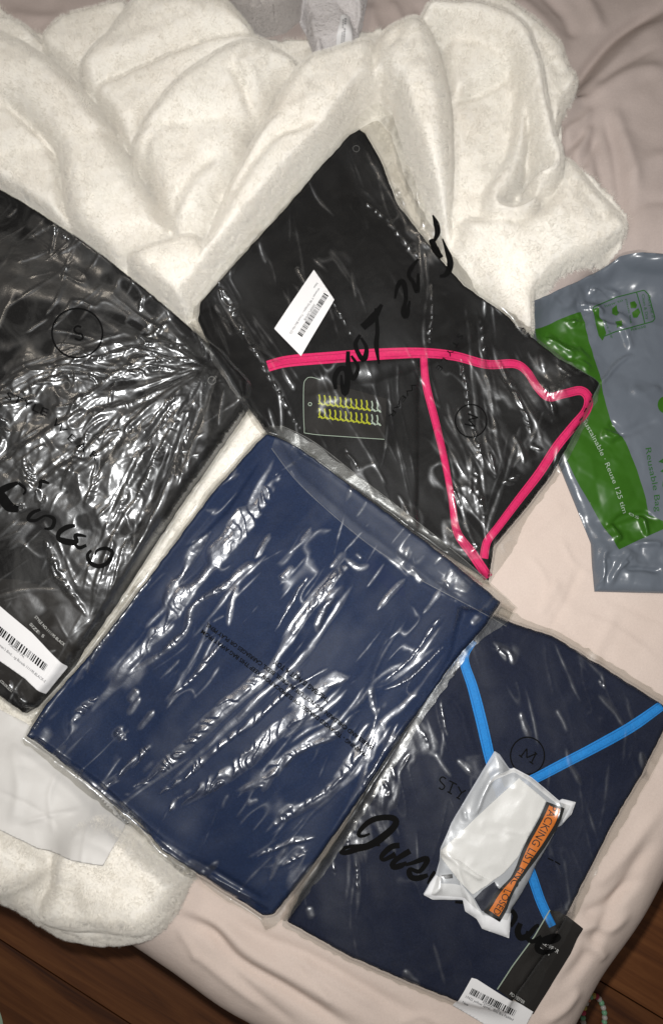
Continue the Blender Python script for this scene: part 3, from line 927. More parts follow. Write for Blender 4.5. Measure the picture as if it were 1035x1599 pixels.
def bands(lines, z, seed, tex=0.00045, h0=0.0014, side=0.0018, wide=1.6):
    """raised strips leaned to face the lens, shaping in flash highlights, cut across by small crinkles"""
    F = np.zeros(TOP.shape)
    for k, (pts, wmm) in enumerate(lines):
        W = wmm * wide / 1000
        pl = unproj(smooth_line(pts, n=4), z)
        s = window(pl, W * 2.4 + 0.006)
        x = GX[s] + vnoise(GX[s], GY[s], 0.009, seed + k) * 0.0007
        y = GY[s] + vnoise(GX[s], GY[s], 0.009, seed + k + 31) * 0.0007
        best = np.full(x.shape, 1e9)
        px_, py_, sl, tx, ty = (np.zeros(x.shape) for _ in range(5))
        acc = 0.0
        for i in range(len(pl) - 1):
            a, b = pl[i], pl[i + 1]
            e = b - a
            L = np.hypot(*e) + 1e-9
            t = np.clip(((x - a[0]) * e[0] + (y - a[1]) * e[1]) / L ** 2, 0, 1)
            qx, qy = a[0] + e[0] * t, a[1] + e[1] * t
            d2 = (x - qx) ** 2 + (y - qy) ** 2
            m_ = d2 < best
            best = np.where(m_, d2, best)
            px_, py_ = np.where(m_, qx, px_), np.where(m_, qy, py_)
            sl = np.where(m_, acc + t * L, sl)
            tx, ty = np.where(m_, e[0] / L, tx), np.where(m_, e[1] / L, ty)
            acc += L
        d = np.sqrt(best)
        t = sl / acc
        lean = np.stack([(x - CAM[0]) / CAM[2], (y - CAM[1]) / CAM[2]])  # tilt derived from the lens position so the strips mirror the flash
        across = lean[0] * (x - px_) + lean[1] * (y - py_)
        par = lean[0] * tx + lean[1] * ty
        per = 0.013
        cr = -ty * (x - px_) + tx * (y - py_)
        u = (sl + (1.1 if k % 2 else -1.3) * cr) / per + 1.1 * vnoise(x, y, 0.013, seed + k + 7) + 0.37 * k
        saw = (u - np.floor(u) - 0.5) * per * par
        tap = np.clip(np.minimum(t, 1 - t) / 0.22, 0, 1)
        wl = W * (0.35 + 0.65 * tap) * (0.95 + 0.5 * vnoise(sl, 0 * sl + k * 3.1, 0.016, seed + 5))
        dd = np.where(cr > 0, d / (wl * 0.5 + side * 0.4), d / (wl * 1.5))     # one steep edge, one long fading flank
        hs = np.clip(1 - dd * dd, 0, 1) ** 1.5
        rough_ = np.clip(0.75 + 1.3 * vnoise(x, y, 0.016, seed + k + 21), 0.1, 2)
        top = h0 * (0.3 + 0.7 * tap) + across + saw + rough_ * tex * (0.8 * facet(sl * 0.3, cr, 0.0042, seed + k) + 0.8 * facet(sl * 0.55, cr, 0.0075, seed + k + 2) + 0.35 * facet(x, y, 0.003, seed + k + 3))
        F[s] = np.maximum(F[s], hs * np.maximum(top, 0))
    return F

def jitter(poly, amp, seed, step=8.0):
    """the same outline with the small irregularities of cut film or soft cloth"""
    r = np.random.RandomState(seed)
    out = []
    n = len(poly)
    for i in range(n):
        a, b = np.array(poly[i], float), np.array(poly[(i + 1) % n], float)
        L = np.hypot(*(b - a))
        k = max(1, int(L / step))
        nrm = np.array([-(b - a)[1], (b - a)[0]]) / (L + 1e-9)
        for j in range(k):
            out.append(a + (b - a) * j / k + nrm * r.normal(0, amp) * (1.0 if j else 0.3))
    return out

# ------------------------------------------------------------------ generic laying of flat things
def drape(below, soft_r, lift):
    return np.maximum(blur(below, soft_r) + lift, below + 0.0008)

# thin sheet of tissue, lower left
HT2 = drape(TOP, 0.009, 0.007)
tis = [(-90, 1050), (0, 1108), (40, 1128), (76, 1158), (130, 1214), (197, 1286), (184, 1312), (161, 1352), (130, 1347), (60, 1325), (0, 1296), (-90, 1262)]
stroke(HT2, [(0, 1305), (60, 1327), (130, 1349), (165, 1353)], 6, 5, z=0.03, taper=0.05)
stroke(HT2, [(40, 1282), (90, 1268), (135, 1262)], 2, 1.6, z=0.03)
stroke(HT2, [(20, 1160), (40, 1220), (30, 1290)], 5, 2.0, z=0.03)
for p_, w_, h_ in [([(100, 1190), (85, 1240), (95, 1300)], 2.5, 1.2), ([(0, 1150), (60, 1190), (120, 1240), (170, 1300)], 3, 1.2), ([(0, 1230), (50, 1250), (110, 1290)], 2, -1.0), ([(140, 1230), (150, 1290), (150, 1340)], 2, 1.2)]:
    stroke(HT2, p_, w_, h_, z=0.03)
HT2 += 0.0011 * facet(GX, GY, 0.016, 3) + 0.0008 * vnoise(GX, GY, 0.03, 5)
tp = on(HT2, np.asarray(tis, float))[:, :2]
ts = raster_mesh('tissue_sheet', tp, HT2, 0.0015, M['tissue'], None, skirt=lambda v: v[:, 2] - 0.0004)
ts['label'] = 'thin white tissue sheet lying on the fleece at the lower left, below the black bag'
ts['category'] = 'tissue paper'
s, d = sdf(tp, 0)
TOP[s] = np.where(d > 0, np.maximum(TOP[s], HT2[s] + 0.0006), TOP[s])

# ------------------------------------------------------------------ grey mailer bag
HM = drape(TOP, 0.012, 0.002)
mp_ = unproj(np.asarray(MAILER, float), np.interp([p_[1] for p_ in MAILER], [384, 470, 560, 640], [0.050, 0.036, 0.022, 0.012]))
s, d = sdf(mp_, 0.0)
th = np.zeros(TOP.shape)
th[s] = np.where(d > 0, 0.006 * dome(d, 0.008), 0)
HM = HM + th
for pts, wd, h, kd in [
    ([(992, 545), (975, 510), (950, 505), (930, 495)], 3, 3.2, 'tent'), ([(992, 545), (960, 575), (940, 600)], 3, 3.5, 'tent'), ([(992, 545), (982, 500), (965, 480)], 5, 3, 'gauss'),
    ([(915, 455), (950, 450), (975, 455)], 4, 4, 'tent'), ([(905, 470), (930, 475), (945, 490)], 4, 4, 'tent'), ([(885, 500), (905, 500), (920, 505)], 4, 3, 'tent'),
    ([(850, 520), (880, 540), (925, 560)], 6, 4, 'tent'), ([(870, 560), (900, 565), (930, 580)], 4, 3, 'tent'),
    ([(940, 670), (960, 680), (975, 675)], 4, 4, 'tent'), ([(950, 655), (970, 668), (978, 680)], 3, -3, 'gauss'),
    ([(1035, 650), (1000, 665), (975, 680)], 6, -3, 'gauss'), ([(1035, 600), (1010, 612), (985, 605)], 6, 3, 'gauss'),
    ([(958, 812), (985, 805), (1005, 800), (1035, 815)], 3.5, -5, 'gauss'), ([(1003, 800), (1010, 815), (1015, 835)], 3, 4, 'tent'), ([(955, 815), (965, 828), (970, 845)], 5, 5, 'tent'),
    ([(952, 850), (945, 880), (940, 915)], 3, 4, 'tent'), ([(990, 855), (970, 880), (950, 915)], 3.5, 4, 'tent'), ([(990, 850), (1020, 845), (1040, 850)], 3, 3, 'tent'), ([(978, 886), (1010, 888), (1040, 892)], 2.5, -4, 'gauss'),
    ([(835, 470), (870, 480), (900, 470)], 4, 3, 'gauss'), ([(900, 430), (930, 440), (960, 420)], 5, 3, 'gauss'), ([(965, 400), (1000, 420), (1035, 420)], 6, 2, 'gauss')]:
    stroke(HM, pts, wd, h, z=0.015, kind=kd, wob=2.0)
cm = np.zeros(TOP.shape)
for cx, cy, r, a in ((925, 480, 45, 1.0), (890, 545, 45, 0.9), (965, 850, 45, 1.0), (1000, 870, 40, 0.8), (960, 690, 30, 0.5), (870, 470, 30, 0.5)):
    c = unproj([(cx, cy)], 0.015)[0]
    cm = np.maximum(cm, a * np.exp(-((GX - c[0]) ** 2 + (GY - c[1]) ** 2) / (r * 0.00062) ** 2))
HM += (0.0026 * facet(GX, GY, 0.017, 61) + 0.0010 * facet(GX, GY, 0.007, 62)) * cm + 0.0042 * facet(GX, GY, 0.06, 65) + 0.0018 * facet(GX, GY, 0.028, 63) + 0.0003 * facet(GX, GY, 0.009, 64)
HM += bands([([(912, 448), (935, 452), (952, 460)], 2.2), ([(902, 472), (925, 478), (942, 486)], 2.4), ([(884, 500), (906, 503)], 2.2), ([(848, 522), (872, 535), (902, 556)], 2.6), ([(905, 560), (926, 572)], 2), ([(944, 668), (966, 680)], 1.8), ([(954, 814), (966, 828), (972, 846)], 2.8), ([(972, 886), (990, 868)], 1.6), ([(940, 912), (950, 880)], 1.3), ([(1002, 802), (1014, 834)], 1.2)], 0.015, 640, tex=0.0003, h0=0.0016, side=0.003, wide=1.2)
HM = np.maximum(HM, TOP + 0.001)
mc = mp_.mean(0)
mailer = thing('mailer_bag', 'grey plastic mailer bag with green printed band, at the right edge', 'mailer bag', (float(mc[0]), float(mc[1]), 0))
raster_mesh('bag_body', mp_, HM, 0.0013, M['mailer'], mailer, skirt=lambda v: np.minimum(sample(TOP, v) + 0.0004, v[:, 2]))
patch('printed_band', [(835, 514), (870, 500), (906, 487), (918, 530), (936, 585), (941, 615), (952, 655), (976, 690), (994, 734), (1008, 780), (1011, 803), (1040, 816), (1040, 824), (995, 844), (966, 858), (935, 812), (905, 760), (878, 706), (872, 690), (850, 640), (846, 560)], HM, M['green_ink'], mailer, dz=0.0005, step=0.0013)
lettering('band_lettering', [('Sustainable \u00b7 Reuse 125 tim', [(908, 656), (928, 692), (946, 730), (960, 765), (972, 802)], 7.5), ('es', [(980, 803), (996, 811)], 6)], HM, M['pale_ink'], mailer, 0.0011)
lettering('green_lettering', [('Reusable Bag', [(1007, 700), (1012, 730), (1019, 765), (1023, 799)], 9), ('WOVEN', [(1026, 712), (1034, 760), (1038, 830)], 20)], HM, M['dkgreen_ink'], mailer, 0.0009)
patch('green_dot', ring_line(1037, 632, 11, 13, 20)[:-1], HM, M['green_ink'], mailer, dz=0.0007)
pan = [(925, 480), (962, 464), (1005, 453), (1012, 460), (1022, 497), (1018, 502), (960, 518), (938, 527), (932, 510), (925, 480)]
strokes_each('panel_outline', [pan, [(993, 456), (1000, 480), (1006, 505)]], 1.6, HM, M['dkgreen_ink'], mailer, dz=0.0008, smooth=False)
patch('panel_flag', [(924, 483), (934, 480), (946, 520), (940, 532), (934, 524)], HM, M['green_ink'], mailer, dz=0.0008)
for a in ([(983, 472), (990, 470), (994, 476), (992, 481), (984, 481)], [(986, 488), (996, 481), (999, 488), (994, 496), (988, 496)], [(955, 482), (962, 476), (966, 488), (962, 493), (955, 490)], [(960, 502), (970, 500), (972, 508), (962, 512)]):
    patch('recycling_arrow', a, HM, M['green_ink'], mailer, dz=0.0009, step=0.001)
lettering('panel_lettering', [('Recycle if', [(1010, 462), (1017, 497)], 5), ('Clean & Dry', [(1001, 460), (1008, 499)], 4.5), ('plastic bag', [(976, 467), (984, 505)], 3), ('store drop', [(942, 500), (954, 528)], 3.5), ('Reuse', [(985, 517), (1008, 511)], 5), ('how to', [(944, 480), (972, 470)], 4)], HM, M['dkgreen_ink'], mailer, 0.0009)
s, d = sdf(mp_, 0)
TOP[s] = np.where(d > 0, np.maximum(TOP[s], HM[s] + 0.001), TOP[s])

# ------------------------------------------------------------------ bagged garments
def tents(lines, slope, z, seed, warp=0.0012, ef=0.9, brk=0.06):
    """film drawn up into long ridges: even flanks, a rounded crest, broken along its length"""
    F = np.zeros(TOP.shape)
    for k, (pts, wd, h, kind) in enumerate(lines):
        if kind == 'gauss':
            continue
        e, hh = wd * ef / 1000, h * 0.62 / 1000
        pl = unproj(smooth_line(pts), z)
        half = math.sqrt((hh / slope + e) ** 2 - e * e) + 0.003
        s = window(pl, half)
        x = GX[s] + vnoise(GX[s], GY[s], 0.022, seed + k) * warp
        y = GY[s] + vnoise(GX[s], GY[s], 0.022, seed + k + 40) * warp
        d, t = seg_dist(x, y, pl, False)
        tp = np.clip(np.minimum(t, 1 - t) / 0.3, 0, 1)
        tp = tp * (2 - tp)
        top = hh * tp * (0.9 + 0.3 * vnoise(x, y, 0.028, seed + k + 80) + brk * vnoise(x, y, 0.007, seed + k + 90))
        F[s] = np.maximum(F[s], top - slope * (np.sqrt(d * d + e * e) - e))
    return F

def more_creases(lines, bag, seed, kids=2, fine=40, deg=-45.0, spread=22.0):
    """thinner creases beside the main ones, and short sharp ones scattered over the film (photo points)"""
    r = random.Random(seed)
    out = list(lines)
    for pts, wd, h, kind in lines:
        if kind == 'gauss' or len(pts) < 3:
            continue
        p = smooth_line(pts)
        for _ in range(kids):
            a = r.uniform(0, 0.5)
            b = a + r.uniform(0.3, 0.5)
            q = p[int(a * (len(p) - 1)): max(int(b * (len(p) - 1)), int(a * (len(p) - 1)) + 3)]
            if len(q) < 3:
                continue
            t = q[-1] - q[0]
            n = np.array([-t[1], t[0]]) / (np.hypot(*t) + 1e-6)
            o = q + n * r.choice([-1, 1]) * r.uniform(5, 17)
            out.append(([tuple(v) for v in o[::max(1, len(o) // 5)]], wd * r.uniform(0.35, 0.6), h * r.uniform(0.3, 0.6), 'tent'))
    b = np.array(bag, float)
    lo, hi = np.maximum(b.min(0), -10), np.minimum(b.max(0), [1045, 1610])
    n = 0
    while n < fine:
        c = np.array([r.uniform(lo[0], hi[0]), r.uniform(lo[1], hi[1])])
        if not inside(np.array([c[0]]), np.array([c[1]]), b)[0]:
            continue
        a = math.radians(deg + r.gauss(0, spread))
        L = r.uniform(10, 38)
        v = np.array([math.cos(a), math.sin(a)]) * L
        w_ = np.array([-v[1], v[0]]) * r.uniform(-0.12, 0.12)
        out.append(([tuple(c - v), tuple(c + w_), tuple(c + v)], r.uniform(0.8, 1.8), r.uniform(0.9, 2.2), 'tent'))
        n += 1
    return out

def gauss_mask(blobs, z=0.03):
    m_ = np.zeros(TOP.shape)
    for cx, cy, r, a in blobs:
        c = unproj([(cx, cy)], z)[0]
        m_ = np.maximum(m_, a * np.exp(-((GX - c[0]) ** 2 + (GY - c[1]) ** 2) / (r * 0.00062) ** 2))
    return m_

LZ = []

def lay_package(gar, bag, T, soft_r, lift, extras=(), gstrokes=(), fstrokes=(), blobs=(), seed=1, wr=0.8, loose=0.0012, adir=35, rr=0.006, slope=0.25, pole=None, puff=None, more=(2, 40, -45.0, 22.0), fac=1.0, ef=0.5, brk=0.08, bnd=(), btex=0.00014, wide=1.6, half_loose=0.09, hair=(30, 10.0)):
    """heights of the folded garment and of the film over it"""
    global TOP
    before = TOP.copy()
    base = drape(TOP, soft_r, lift)
    zz = 0.5 * T + 0.01
    gp = on(base, np.asarray(jitter(gar, 0.4, seed), float), 0.5 * T)[:, :2]
    HGm = base.copy()
    s, d = sdf(gp, 0.0)
    HGm[s] += np.where(d > 0, T * dome(d, rr) + 0.004 * np.clip(d / 0.08, 0, 1), 0)
    for pts, t, r in extras:
        ep = on(HGm, np.asarray(pts, float))[:, :2]
        s2, d2_ = sdf(ep, 0.0)
        HGm[s2] += np.where(d2_ > 0, t * dome(d2_, r), 0)
    for pts, wd, h in gstrokes:
        stroke(HGm, pts, wd, h, z=zz)
    if puff:
        HGm += puff[0] * gauss_mask([puff[1]], zz) * np.clip((HGm - base) / 0.01, 0, 1)
    HGm += 0.0012 * vnoise(GX, GY, 0.045, seed + 11) + 0.0005 * vnoise(GX, GY, 0.015, seed + 12)
    HGm = np.maximum(HGm, TOP + 0.0008)
    # film
    bp = on(base, np.asarray(jitter(bag, 1.1, seed + 1), float), 0.2 * T)[:, :2]
    sb, db = sdf(bp, 0.0)
    HFm = np.maximum(blur(HGm, 0.0022) + 0.0008, HGm + 0.0014)
    wr_ = np.zeros(TOP.shape)
    if pole is None:
        ax, ay = rot(GX, GY, adir)
        ax = ax * 0.3
    else:                                   # creases radiate from a knot where the film is caught
        c = unproj([pole], zz)[0]
        rr_, th_ = np.hypot(GX - c[0], GY - c[1]), np.arctan2(GY - c[1], GX - c[0])
        ax, ay = rr_ * 0.4, np.mod(th_, 2 * math.pi) * 0.11
    T_ = tents(more_creases([(a_, b_ * 0.8, c_ * 0.34, k_) for a_, b_, c_, k_ in fstrokes], bag, seed, *more), slope, zz + 0.01, seed, warp=0.0005, ef=ef, brk=brk)
    hl = []
    rr2 = random.Random(seed + 5)
    bb = np.array(bag, float)
    b0, b1 = np.maximum(bb.min(0), 0), np.minimum(bb.max(0), [1035, 1600])
    while len(hl) < hair[0]:                # hairline creases pulled across the flat film
        c_ = np.array([rr2.uniform(b0[0], b1[0]), rr2.uniform(b0[1], b1[1])])
        a_ = math.radians(more[2] + rr2.gauss(0, hair[1]))
        v_ = np.array([math.cos(a_), math.sin(a_)]) * rr2.uniform(25, 75)
        if inside(c_[:1], c_[1:], bb)[0]:
            n_ = np.array([-v_[1], v_[0]]) * rr2.uniform(-0.06, 0.06)
            hl.append(([tuple(c_ - v_), tuple(c_ + n_), tuple(c_ + v_)], 1.0, rr2.uniform(0.5, 1.0), 'tent'))
    T_ = np.maximum(T_, tents(hl, 0.30, zz + 0.01, seed + 300, warp=0.0, ef=0.5, brk=0.3))
    wr_ += 0.00007 * facet(ax * 1.5, ay, 0.005, seed + 21)
    T_ = np.maximum(T_, bands(bnd, zz + 0.01, seed, tex=btex, wide=wide))
    wr_ += T_ + np.clip(T_ / 0.0012, 0, 1) * (0.0004 * facet(ax, ay, 0.006, seed + 8) + 0.00014 * facet(GX, GY, 0.004, seed + 13))
    # small creases scattered in patches
    pt = np.clip((vnoise(GX, GY, 0.035, seed + 3) - 0.15) * 3, 0, 1)
    n1 = 1 - np.abs(vnoise(ax, ay, 0.010, seed + 1)) * 2.2
    wr_ += wr * pt * np.clip(n1, 0, 1) ** 2 * 0.0022
    cm_ = gauss_mask(blobs, zz + 0.01)
    cr = fac * (0.0042 * facet(ax * 1.3, ay, 0.015, seed + 4) + 0.0014 * facet(ax * 1.3, ay, 0.0065, seed + 5)) + 0.0004 * facet(GX, GY, 0.0044, seed + 6)
    wr_ += cm_ * np.maximum(cr + 0.0028 * fac, 0)
    for i, (pts, wd, h, kd) in enumerate(fstrokes):
        if kd == 'gauss':
            stroke(wr_, pts, wd * 0.9, h * 0.42, z=zz + 0.01, kind=kd, wob=3.0, seed=seed + i, taper=0.2)
    edge = np.zeros(TOP.shape)
    edge[sb] = np.clip(db / 0.007, 0, 1)
    HFm = np.maximum(HFm + wr_ * (0.25 + 0.75 * edge), HGm + 0.0012)
    HFm = np.maximum(HFm, TOP + 0.0008)
    s, d = sdf(bp, 0)
    TOP[s] = np.where(d > 0, np.maximum(TOP[s], HFm[s] + 0.0015), TOP[s])
    lz = np.clip((HFm - HGm - 0.0016) / 0.0008, 0, 1)
    lz = lz * lz * (3 - 2 * lz)
    part = np.clip(vnoise(ax * 0.8, ay, 0.030, seed + 15) * 1.2 + 0.5 * vnoise(ax, ay, 0.010, seed + 16), 0, 1)
    LZ.append(np.maximum(lz, half_loose * part))
    return gp, bp, HGm, HFm, (base, before)

def garment(gp, HGm, base, m, root, hname='garment'):
    return raster_mesh(hname, gp, HGm, 0.0015, m, root, skirt=lambda v: np.minimum(sample(base[0], v) + 0.0004, v[:, 2]))

def root_at(poly, label, z=0.0):
    c = poly.mean(0)
    return thing('bagged_garment', label, 'bagged garment', (float(c[0]), float(c[1]), z))

def lz_(p): return [(x * 0.1932, 720 + y * 0.1932) for x, y in p]
# --- left: all black, very crumpled film
LB = [([(30, 640), (80, 610), (150, 585), (230, 555), (310, 575)], 7, 9, 'tent'), ([(50, 625), (120, 600), (200, 610), (260, 590), (325, 590)], 5, 7, 'tent'),
      ([(320, 590), (260, 640), (200, 700), (160, 730)], 5, 6, 'tent'), ([(322, 595), (285, 660), (240, 720), (205, 780), (170, 850)], 7, 9, 'tent'),
      ([(325, 600), (300, 680), (270, 760), (230, 850), (160, 970)], 6, 8, 'tent'), ([(328, 600), (320, 650), (305, 710), (285, 770)], 5, 7, 'tent'),
      ([(0, 700), (40, 660), (90, 650)], 6, 7, 'tent'), ([(0, 770), (50, 730), (110, 690), (180, 640)], 8, 9, 'tent'), ([(40, 800), (100, 760), (150, 720), (200, 670)], 7, 8, 'tent'),
      ([(90, 850), (100, 880), (115, 920), (145, 965)], 5, 8, 'tent'), ([(150, 965), (165, 900), (190, 840), (220, 790)], 5, 7, 'tent'),
      ([(0, 400), (60, 430), (140, 420), (230, 430)], 14, 3, 'gauss'), ([(30, 440), (110, 470), (190, 450)], 9, 2.5, 'gauss'), ([(0, 480), (100, 490), (220, 500)], 12, 2.5, 'gauss'),
      ([(60, 370), (110, 410), (150, 470), (240, 510)], 8, 3, 'gauss'), ([(0, 940), (50, 925), (105, 925)], 6, 4, 'tent'),
      ([(30, 1085), (40, 1100), (60, 1108)], 2.5, 3, 'tent'), ([(25, 1060), (40, 1085), (55, 1100)], 2.5, 3, 'tent'), ([(280, 510), (330, 580), (380, 620)], 5, -3, 'gauss')]
LBL = [(60, 650, 60, 0.9), (150, 640, 70, 1.0), (240, 580, 55, 0.9), (50, 730, 70, 1.0), (150, 740, 70, 1.0), (220, 700, 60, 0.9), (200, 830, 55, 0.9), (150, 900, 45, 0.9), (290, 650, 40, 0.7), (50, 945, 26, 0.35), (280, 730, 35, 0.5), (100, 430, 60, 0.12)]
gp, bp, HG1, HF1, bs = lay_package(LEFT_GAR, LEFT_BAG, 0.015, 0.018, 0.003,
    extras=[([(-90, 960), (10, 960), (120, 1045), (60, 1108), (-90, 1030)], 0.001, 0.004)],
    gstrokes=[([(260, 475), (310, 560), (340, 600), (300, 700), (240, 800), (190, 900)], 6, -4), ([(330, 600), (280, 640), (200, 700)], 8, 3)],
    fstrokes=LB, blobs=LBL, seed=100, wr=0.5, adir=38, slope=0.52, pole=(330, 592), puff=(0.042, (10, 560, 350, 1.0)), more=(4, 60, -45.0, 25.0), fac=0.9, ef=0.3, brk=0.2, btex=0.00032, wide=2.0, bnd=[([(55,625),(110,598),(180,585),(250,560),(305,560)],3),([(60,642),(130,615),(190,618),(230,602),(305,588)],4),([(235,552),(262,582),(305,578)],4.5),([(170,664),(220,650),(270,625),(315,602)],3.5),([(2,700),(20,672),(42,690),(30,722)],4),([(150,692),(180,664),(205,648)],4),([(66,735),(76,768),(64,795)],4),([(128,745),(158,694),(190,672)],3),([(118,775),(150,725),(172,702),(202,690)],4),([(58,760),(88,790),(84,804)],3),([(198,795),(240,722),(270,670),(302,630)],4.5),([(218,800),(238,760),(266,704),(302,650)],3),([(283,748),(300,690),(318,636)],4),([(168,855),(200,800),(216,758)],3.5),([(90,848),(98,876),(110,905),(122,928),(142,958)],2.6),([(150,962),(165,920),(185,862),(196,820)],2),([(176,950),(196,882),(212,832)],1.6),([(0,770),(20,735),(40,704)],3.5),([(30,812),(50,800),(62,806)],3),([(100,700),(130,672),(150,640)],3),([(240,690),(262,660),(300,618)],3),([(70,405),(100,392),(130,410)],2),([(40,1086),(52,1098),(60,1104)],1.5),([(26,1064),(38,1082)],1.5),([(4,470),(10,500)],1.5),([(130,450),(122,470)],1.2),([(250,575),(215,600),(150,650)],3),([(150,800),(162,770),(168,740)],3)])
# garment mound added to tilt the film's lower right flank into flash highlights
pk1 = root_at(bp, 'black garment in a badly crumpled clear bag, at the left edge beneath the fleece fold')
garment(gp, HG1, bs, M['black'], pk1)
tagH = HG1
tag_ = patch('hang_tag', [(-60, 900), (30, 905), (108, 925), (150, 962), (118, 1040), (62, 1100), (40, 1092), (0, 1062), (-60, 1020)], tagH, M['card'], pk1, dz=0.0005, thick=0.0003)
lettering('tag_lettering', [('STYLE NO:11119S-BLACK', [(54, 964), (76, 988), (100, 1009)], 4.5), ('SIZE: S', [(46, 975), (56, 986), (68, 996)], 4.5), ('COLOR:BLK1', [(0, 1064), (18, 1081)], 4)], tagH, M['white_ink'], tag_, 0.0009)
HS1 = blur(HF1, 0.004) + 0.0008
st = patch('barcode_label', [(-30, 920), (0, 946), (50, 988), (107, 1041), (72, 1084), (40, 1060), (0, 1032), (-30, 1010)], np.maximum(HS1, HF1), M['sticker'], pk1, dz=0.001, thick=0.0002)
HSs = np.maximum(HS1, HF1)
barcode('barcode', (-4, 974), (75, 1038), (-6, 10), HSs, M['ink'], st, 0.0018, 3)
lettering('label_lettering', [('X00SAFTAL', [(13, 1006), (38, 1028)], 4.0), ("Women's Bind... ng Borada 11119S-BLACK-S", [(-8, 1003), (30, 1034), (70, 1066)], 4.2)], HSs, M['grey_ink'], st, 0.0018)
raster_mesh('plastic_bag', bp, HF1, 0.001, M['film_left'], pk1, loose=LZ[0])
ribbon('size_circle', ring_line(121, 520, 39.5, 38.5), 2.6, HF1, M['ink'], pk1, dz=0.0009, smooth=False, nacross=3)
strokes_each('print_stroke', [[(127, 511), (121, 509), (116, 514), (120, 520), (127, 521), (130, 527), (125, 531), (117, 528)]], 3.2, HF1, M['ink'], pk1, dz=0.0009)
strokes_each('script_stroke', [
    lz_([(-40, 330), (0, 255), (60, 210), (150, 175)]), lz_([(-10, 245), (30, 310), (80, 370), (150, 390)]), lz_([(320, 220), (330, 190), (335, 160), (400, 180)]),
    lz_([(330, 390), (260, 420), (230, 470), (290, 480), (370, 440), (440, 470), (420, 540), (360, 545)]),
    lz_([(610, 520), (540, 535), (480, 580), (480, 630), (560, 655), (620, 650), (610, 600), (660, 600), (700, 610)]), lz_([(700, 680), (640, 700), (600, 660)]),
    lz_([(740, 720), (710, 760), (730, 820), (800, 850), (870, 820), (910, 740), (860, 705), (790, 720), (770, 760)]), lz_([(150, 175), (210, 230), (190, 270)])],
    [[9, 12, 10, 5], [13, 17, 16, 10], [5, 6, 6, 3], [4, 6, 6, 4, 3, 6, 6, 3], [5, 8, 8, 7, 10, 10, 7, 6, 3], [5, 6, 4], [4, 6, 7, 7, 7, 6, 6, 5, 3], [5, 4, 3]], HF1, M['ink'], pk1, dz=0.0012)
lettering('style_lettering', [('STYLE', [(8, 622), (40, 636), (72, 650)], 12), ('W E A R', [(80, 660), (110, 690), (150, 720)], 12)], HF1, M['ink'], pk1, 0.0012)
strokes_each('vent_hole', [ring_line(331, 594, 6, 6, 16), ring_line(104, 602, 6, 7, 16)], 1.2, HF1, M['pouch'], pk1, dz=0.0006)

# --- black with pink binding
PS = [([(350, 455), (370, 490), (395, 540), (430, 600), (470, 670)], 4, 4, 'tent'), ([(345, 470), (362, 500), (385, 545)], 3.5, 4, 'tent'), ([(360, 460), (385, 505), (420, 560), (440, 610)], 2.5, 2.5, 'tent'),
      ([(560, 235), (590, 290), (620, 340), (640, 390)], 4, 3, 'tent'), ([(555, 300), (590, 330), (630, 390), (650, 420)], 4, 3.5, 'tent'), ([(540, 250), (560, 310), (570, 350), (575, 390)], 3, 2, 'tent'),
      ([(590, 170), (610, 210), (630, 270), (645, 310)], 4, 3, 'tent'), ([(600, 180), (625, 230), (650, 300), (665, 340)], 4, 4, 'tent'), ([(655, 350), (668, 380), (690, 420)], 4, 5, 'tent'), ([(640, 290), (648, 330), (650, 380), (660, 470)], 3, 4, 'tent'),
      ([(660, 400), (665, 460), (660, 540), (690, 640)], 3, 3, 'tent'), ([(720, 480), (735, 560), (745, 640), (755, 720), (760, 800)], 4, 4, 'tent'), ([(740, 500), (760, 580), (775, 660), (790, 740)], 4, 4, 'tent'),
      ([(760, 520), (790, 580), (830, 640), (850, 690)], 4, 4, 'tent'), ([(800, 540), (830, 590), (870, 640)], 4, 3, 'tent'), ([(700, 700), (715, 760), (735, 830), (760, 880)], 3.5, 4, 'tent'), ([(690, 640), (720, 690), (745, 760), (750, 810)], 5, 4, 'tent'),
      ([(815, 660), (800, 720), (775, 790), (760, 840)], 3.5, 4, 'tent'), ([(850, 640), (830, 690), (800, 730)], 3, 3, 'tent'), ([(705, 840), (725, 845), (745, 850)], 4, 4, 'tent'),
      ([(500, 380), (530, 420), (560, 470), (580, 530)], 3, 2, 'tent'), ([(440, 360), (500, 370), (560, 380)], 3, 1.6, 'tent'), ([(480, 430), (510, 480), (530, 540)], 3, 2.2, 'tent'), ([(560, 620), (600, 680), (640, 760)], 3, 2, 'tent'), ([(600, 560), (610, 640), (625, 720), (650, 810)], 2.5, 2.2, 'tent'),
      ([(890, 580), (870, 610), (860, 640)], 4, 3, 'tent'), ([(630, 820), (645, 835), (650, 845)], 3, 3, 'tent')]
PBL = [(665, 390, 28, 0.6), (720, 840, 26, 0.8), (735, 770, 30, 0.45), (790, 600, 40, 0.35), (760, 690, 35, 0.35), (355, 480, 16, 0.4), (610, 220, 26, 0.35), (570, 590, 20, 0.15), (850, 600, 40, 0.35), (640, 810, 18, 0.5), (830, 700, 28, 0.4)]
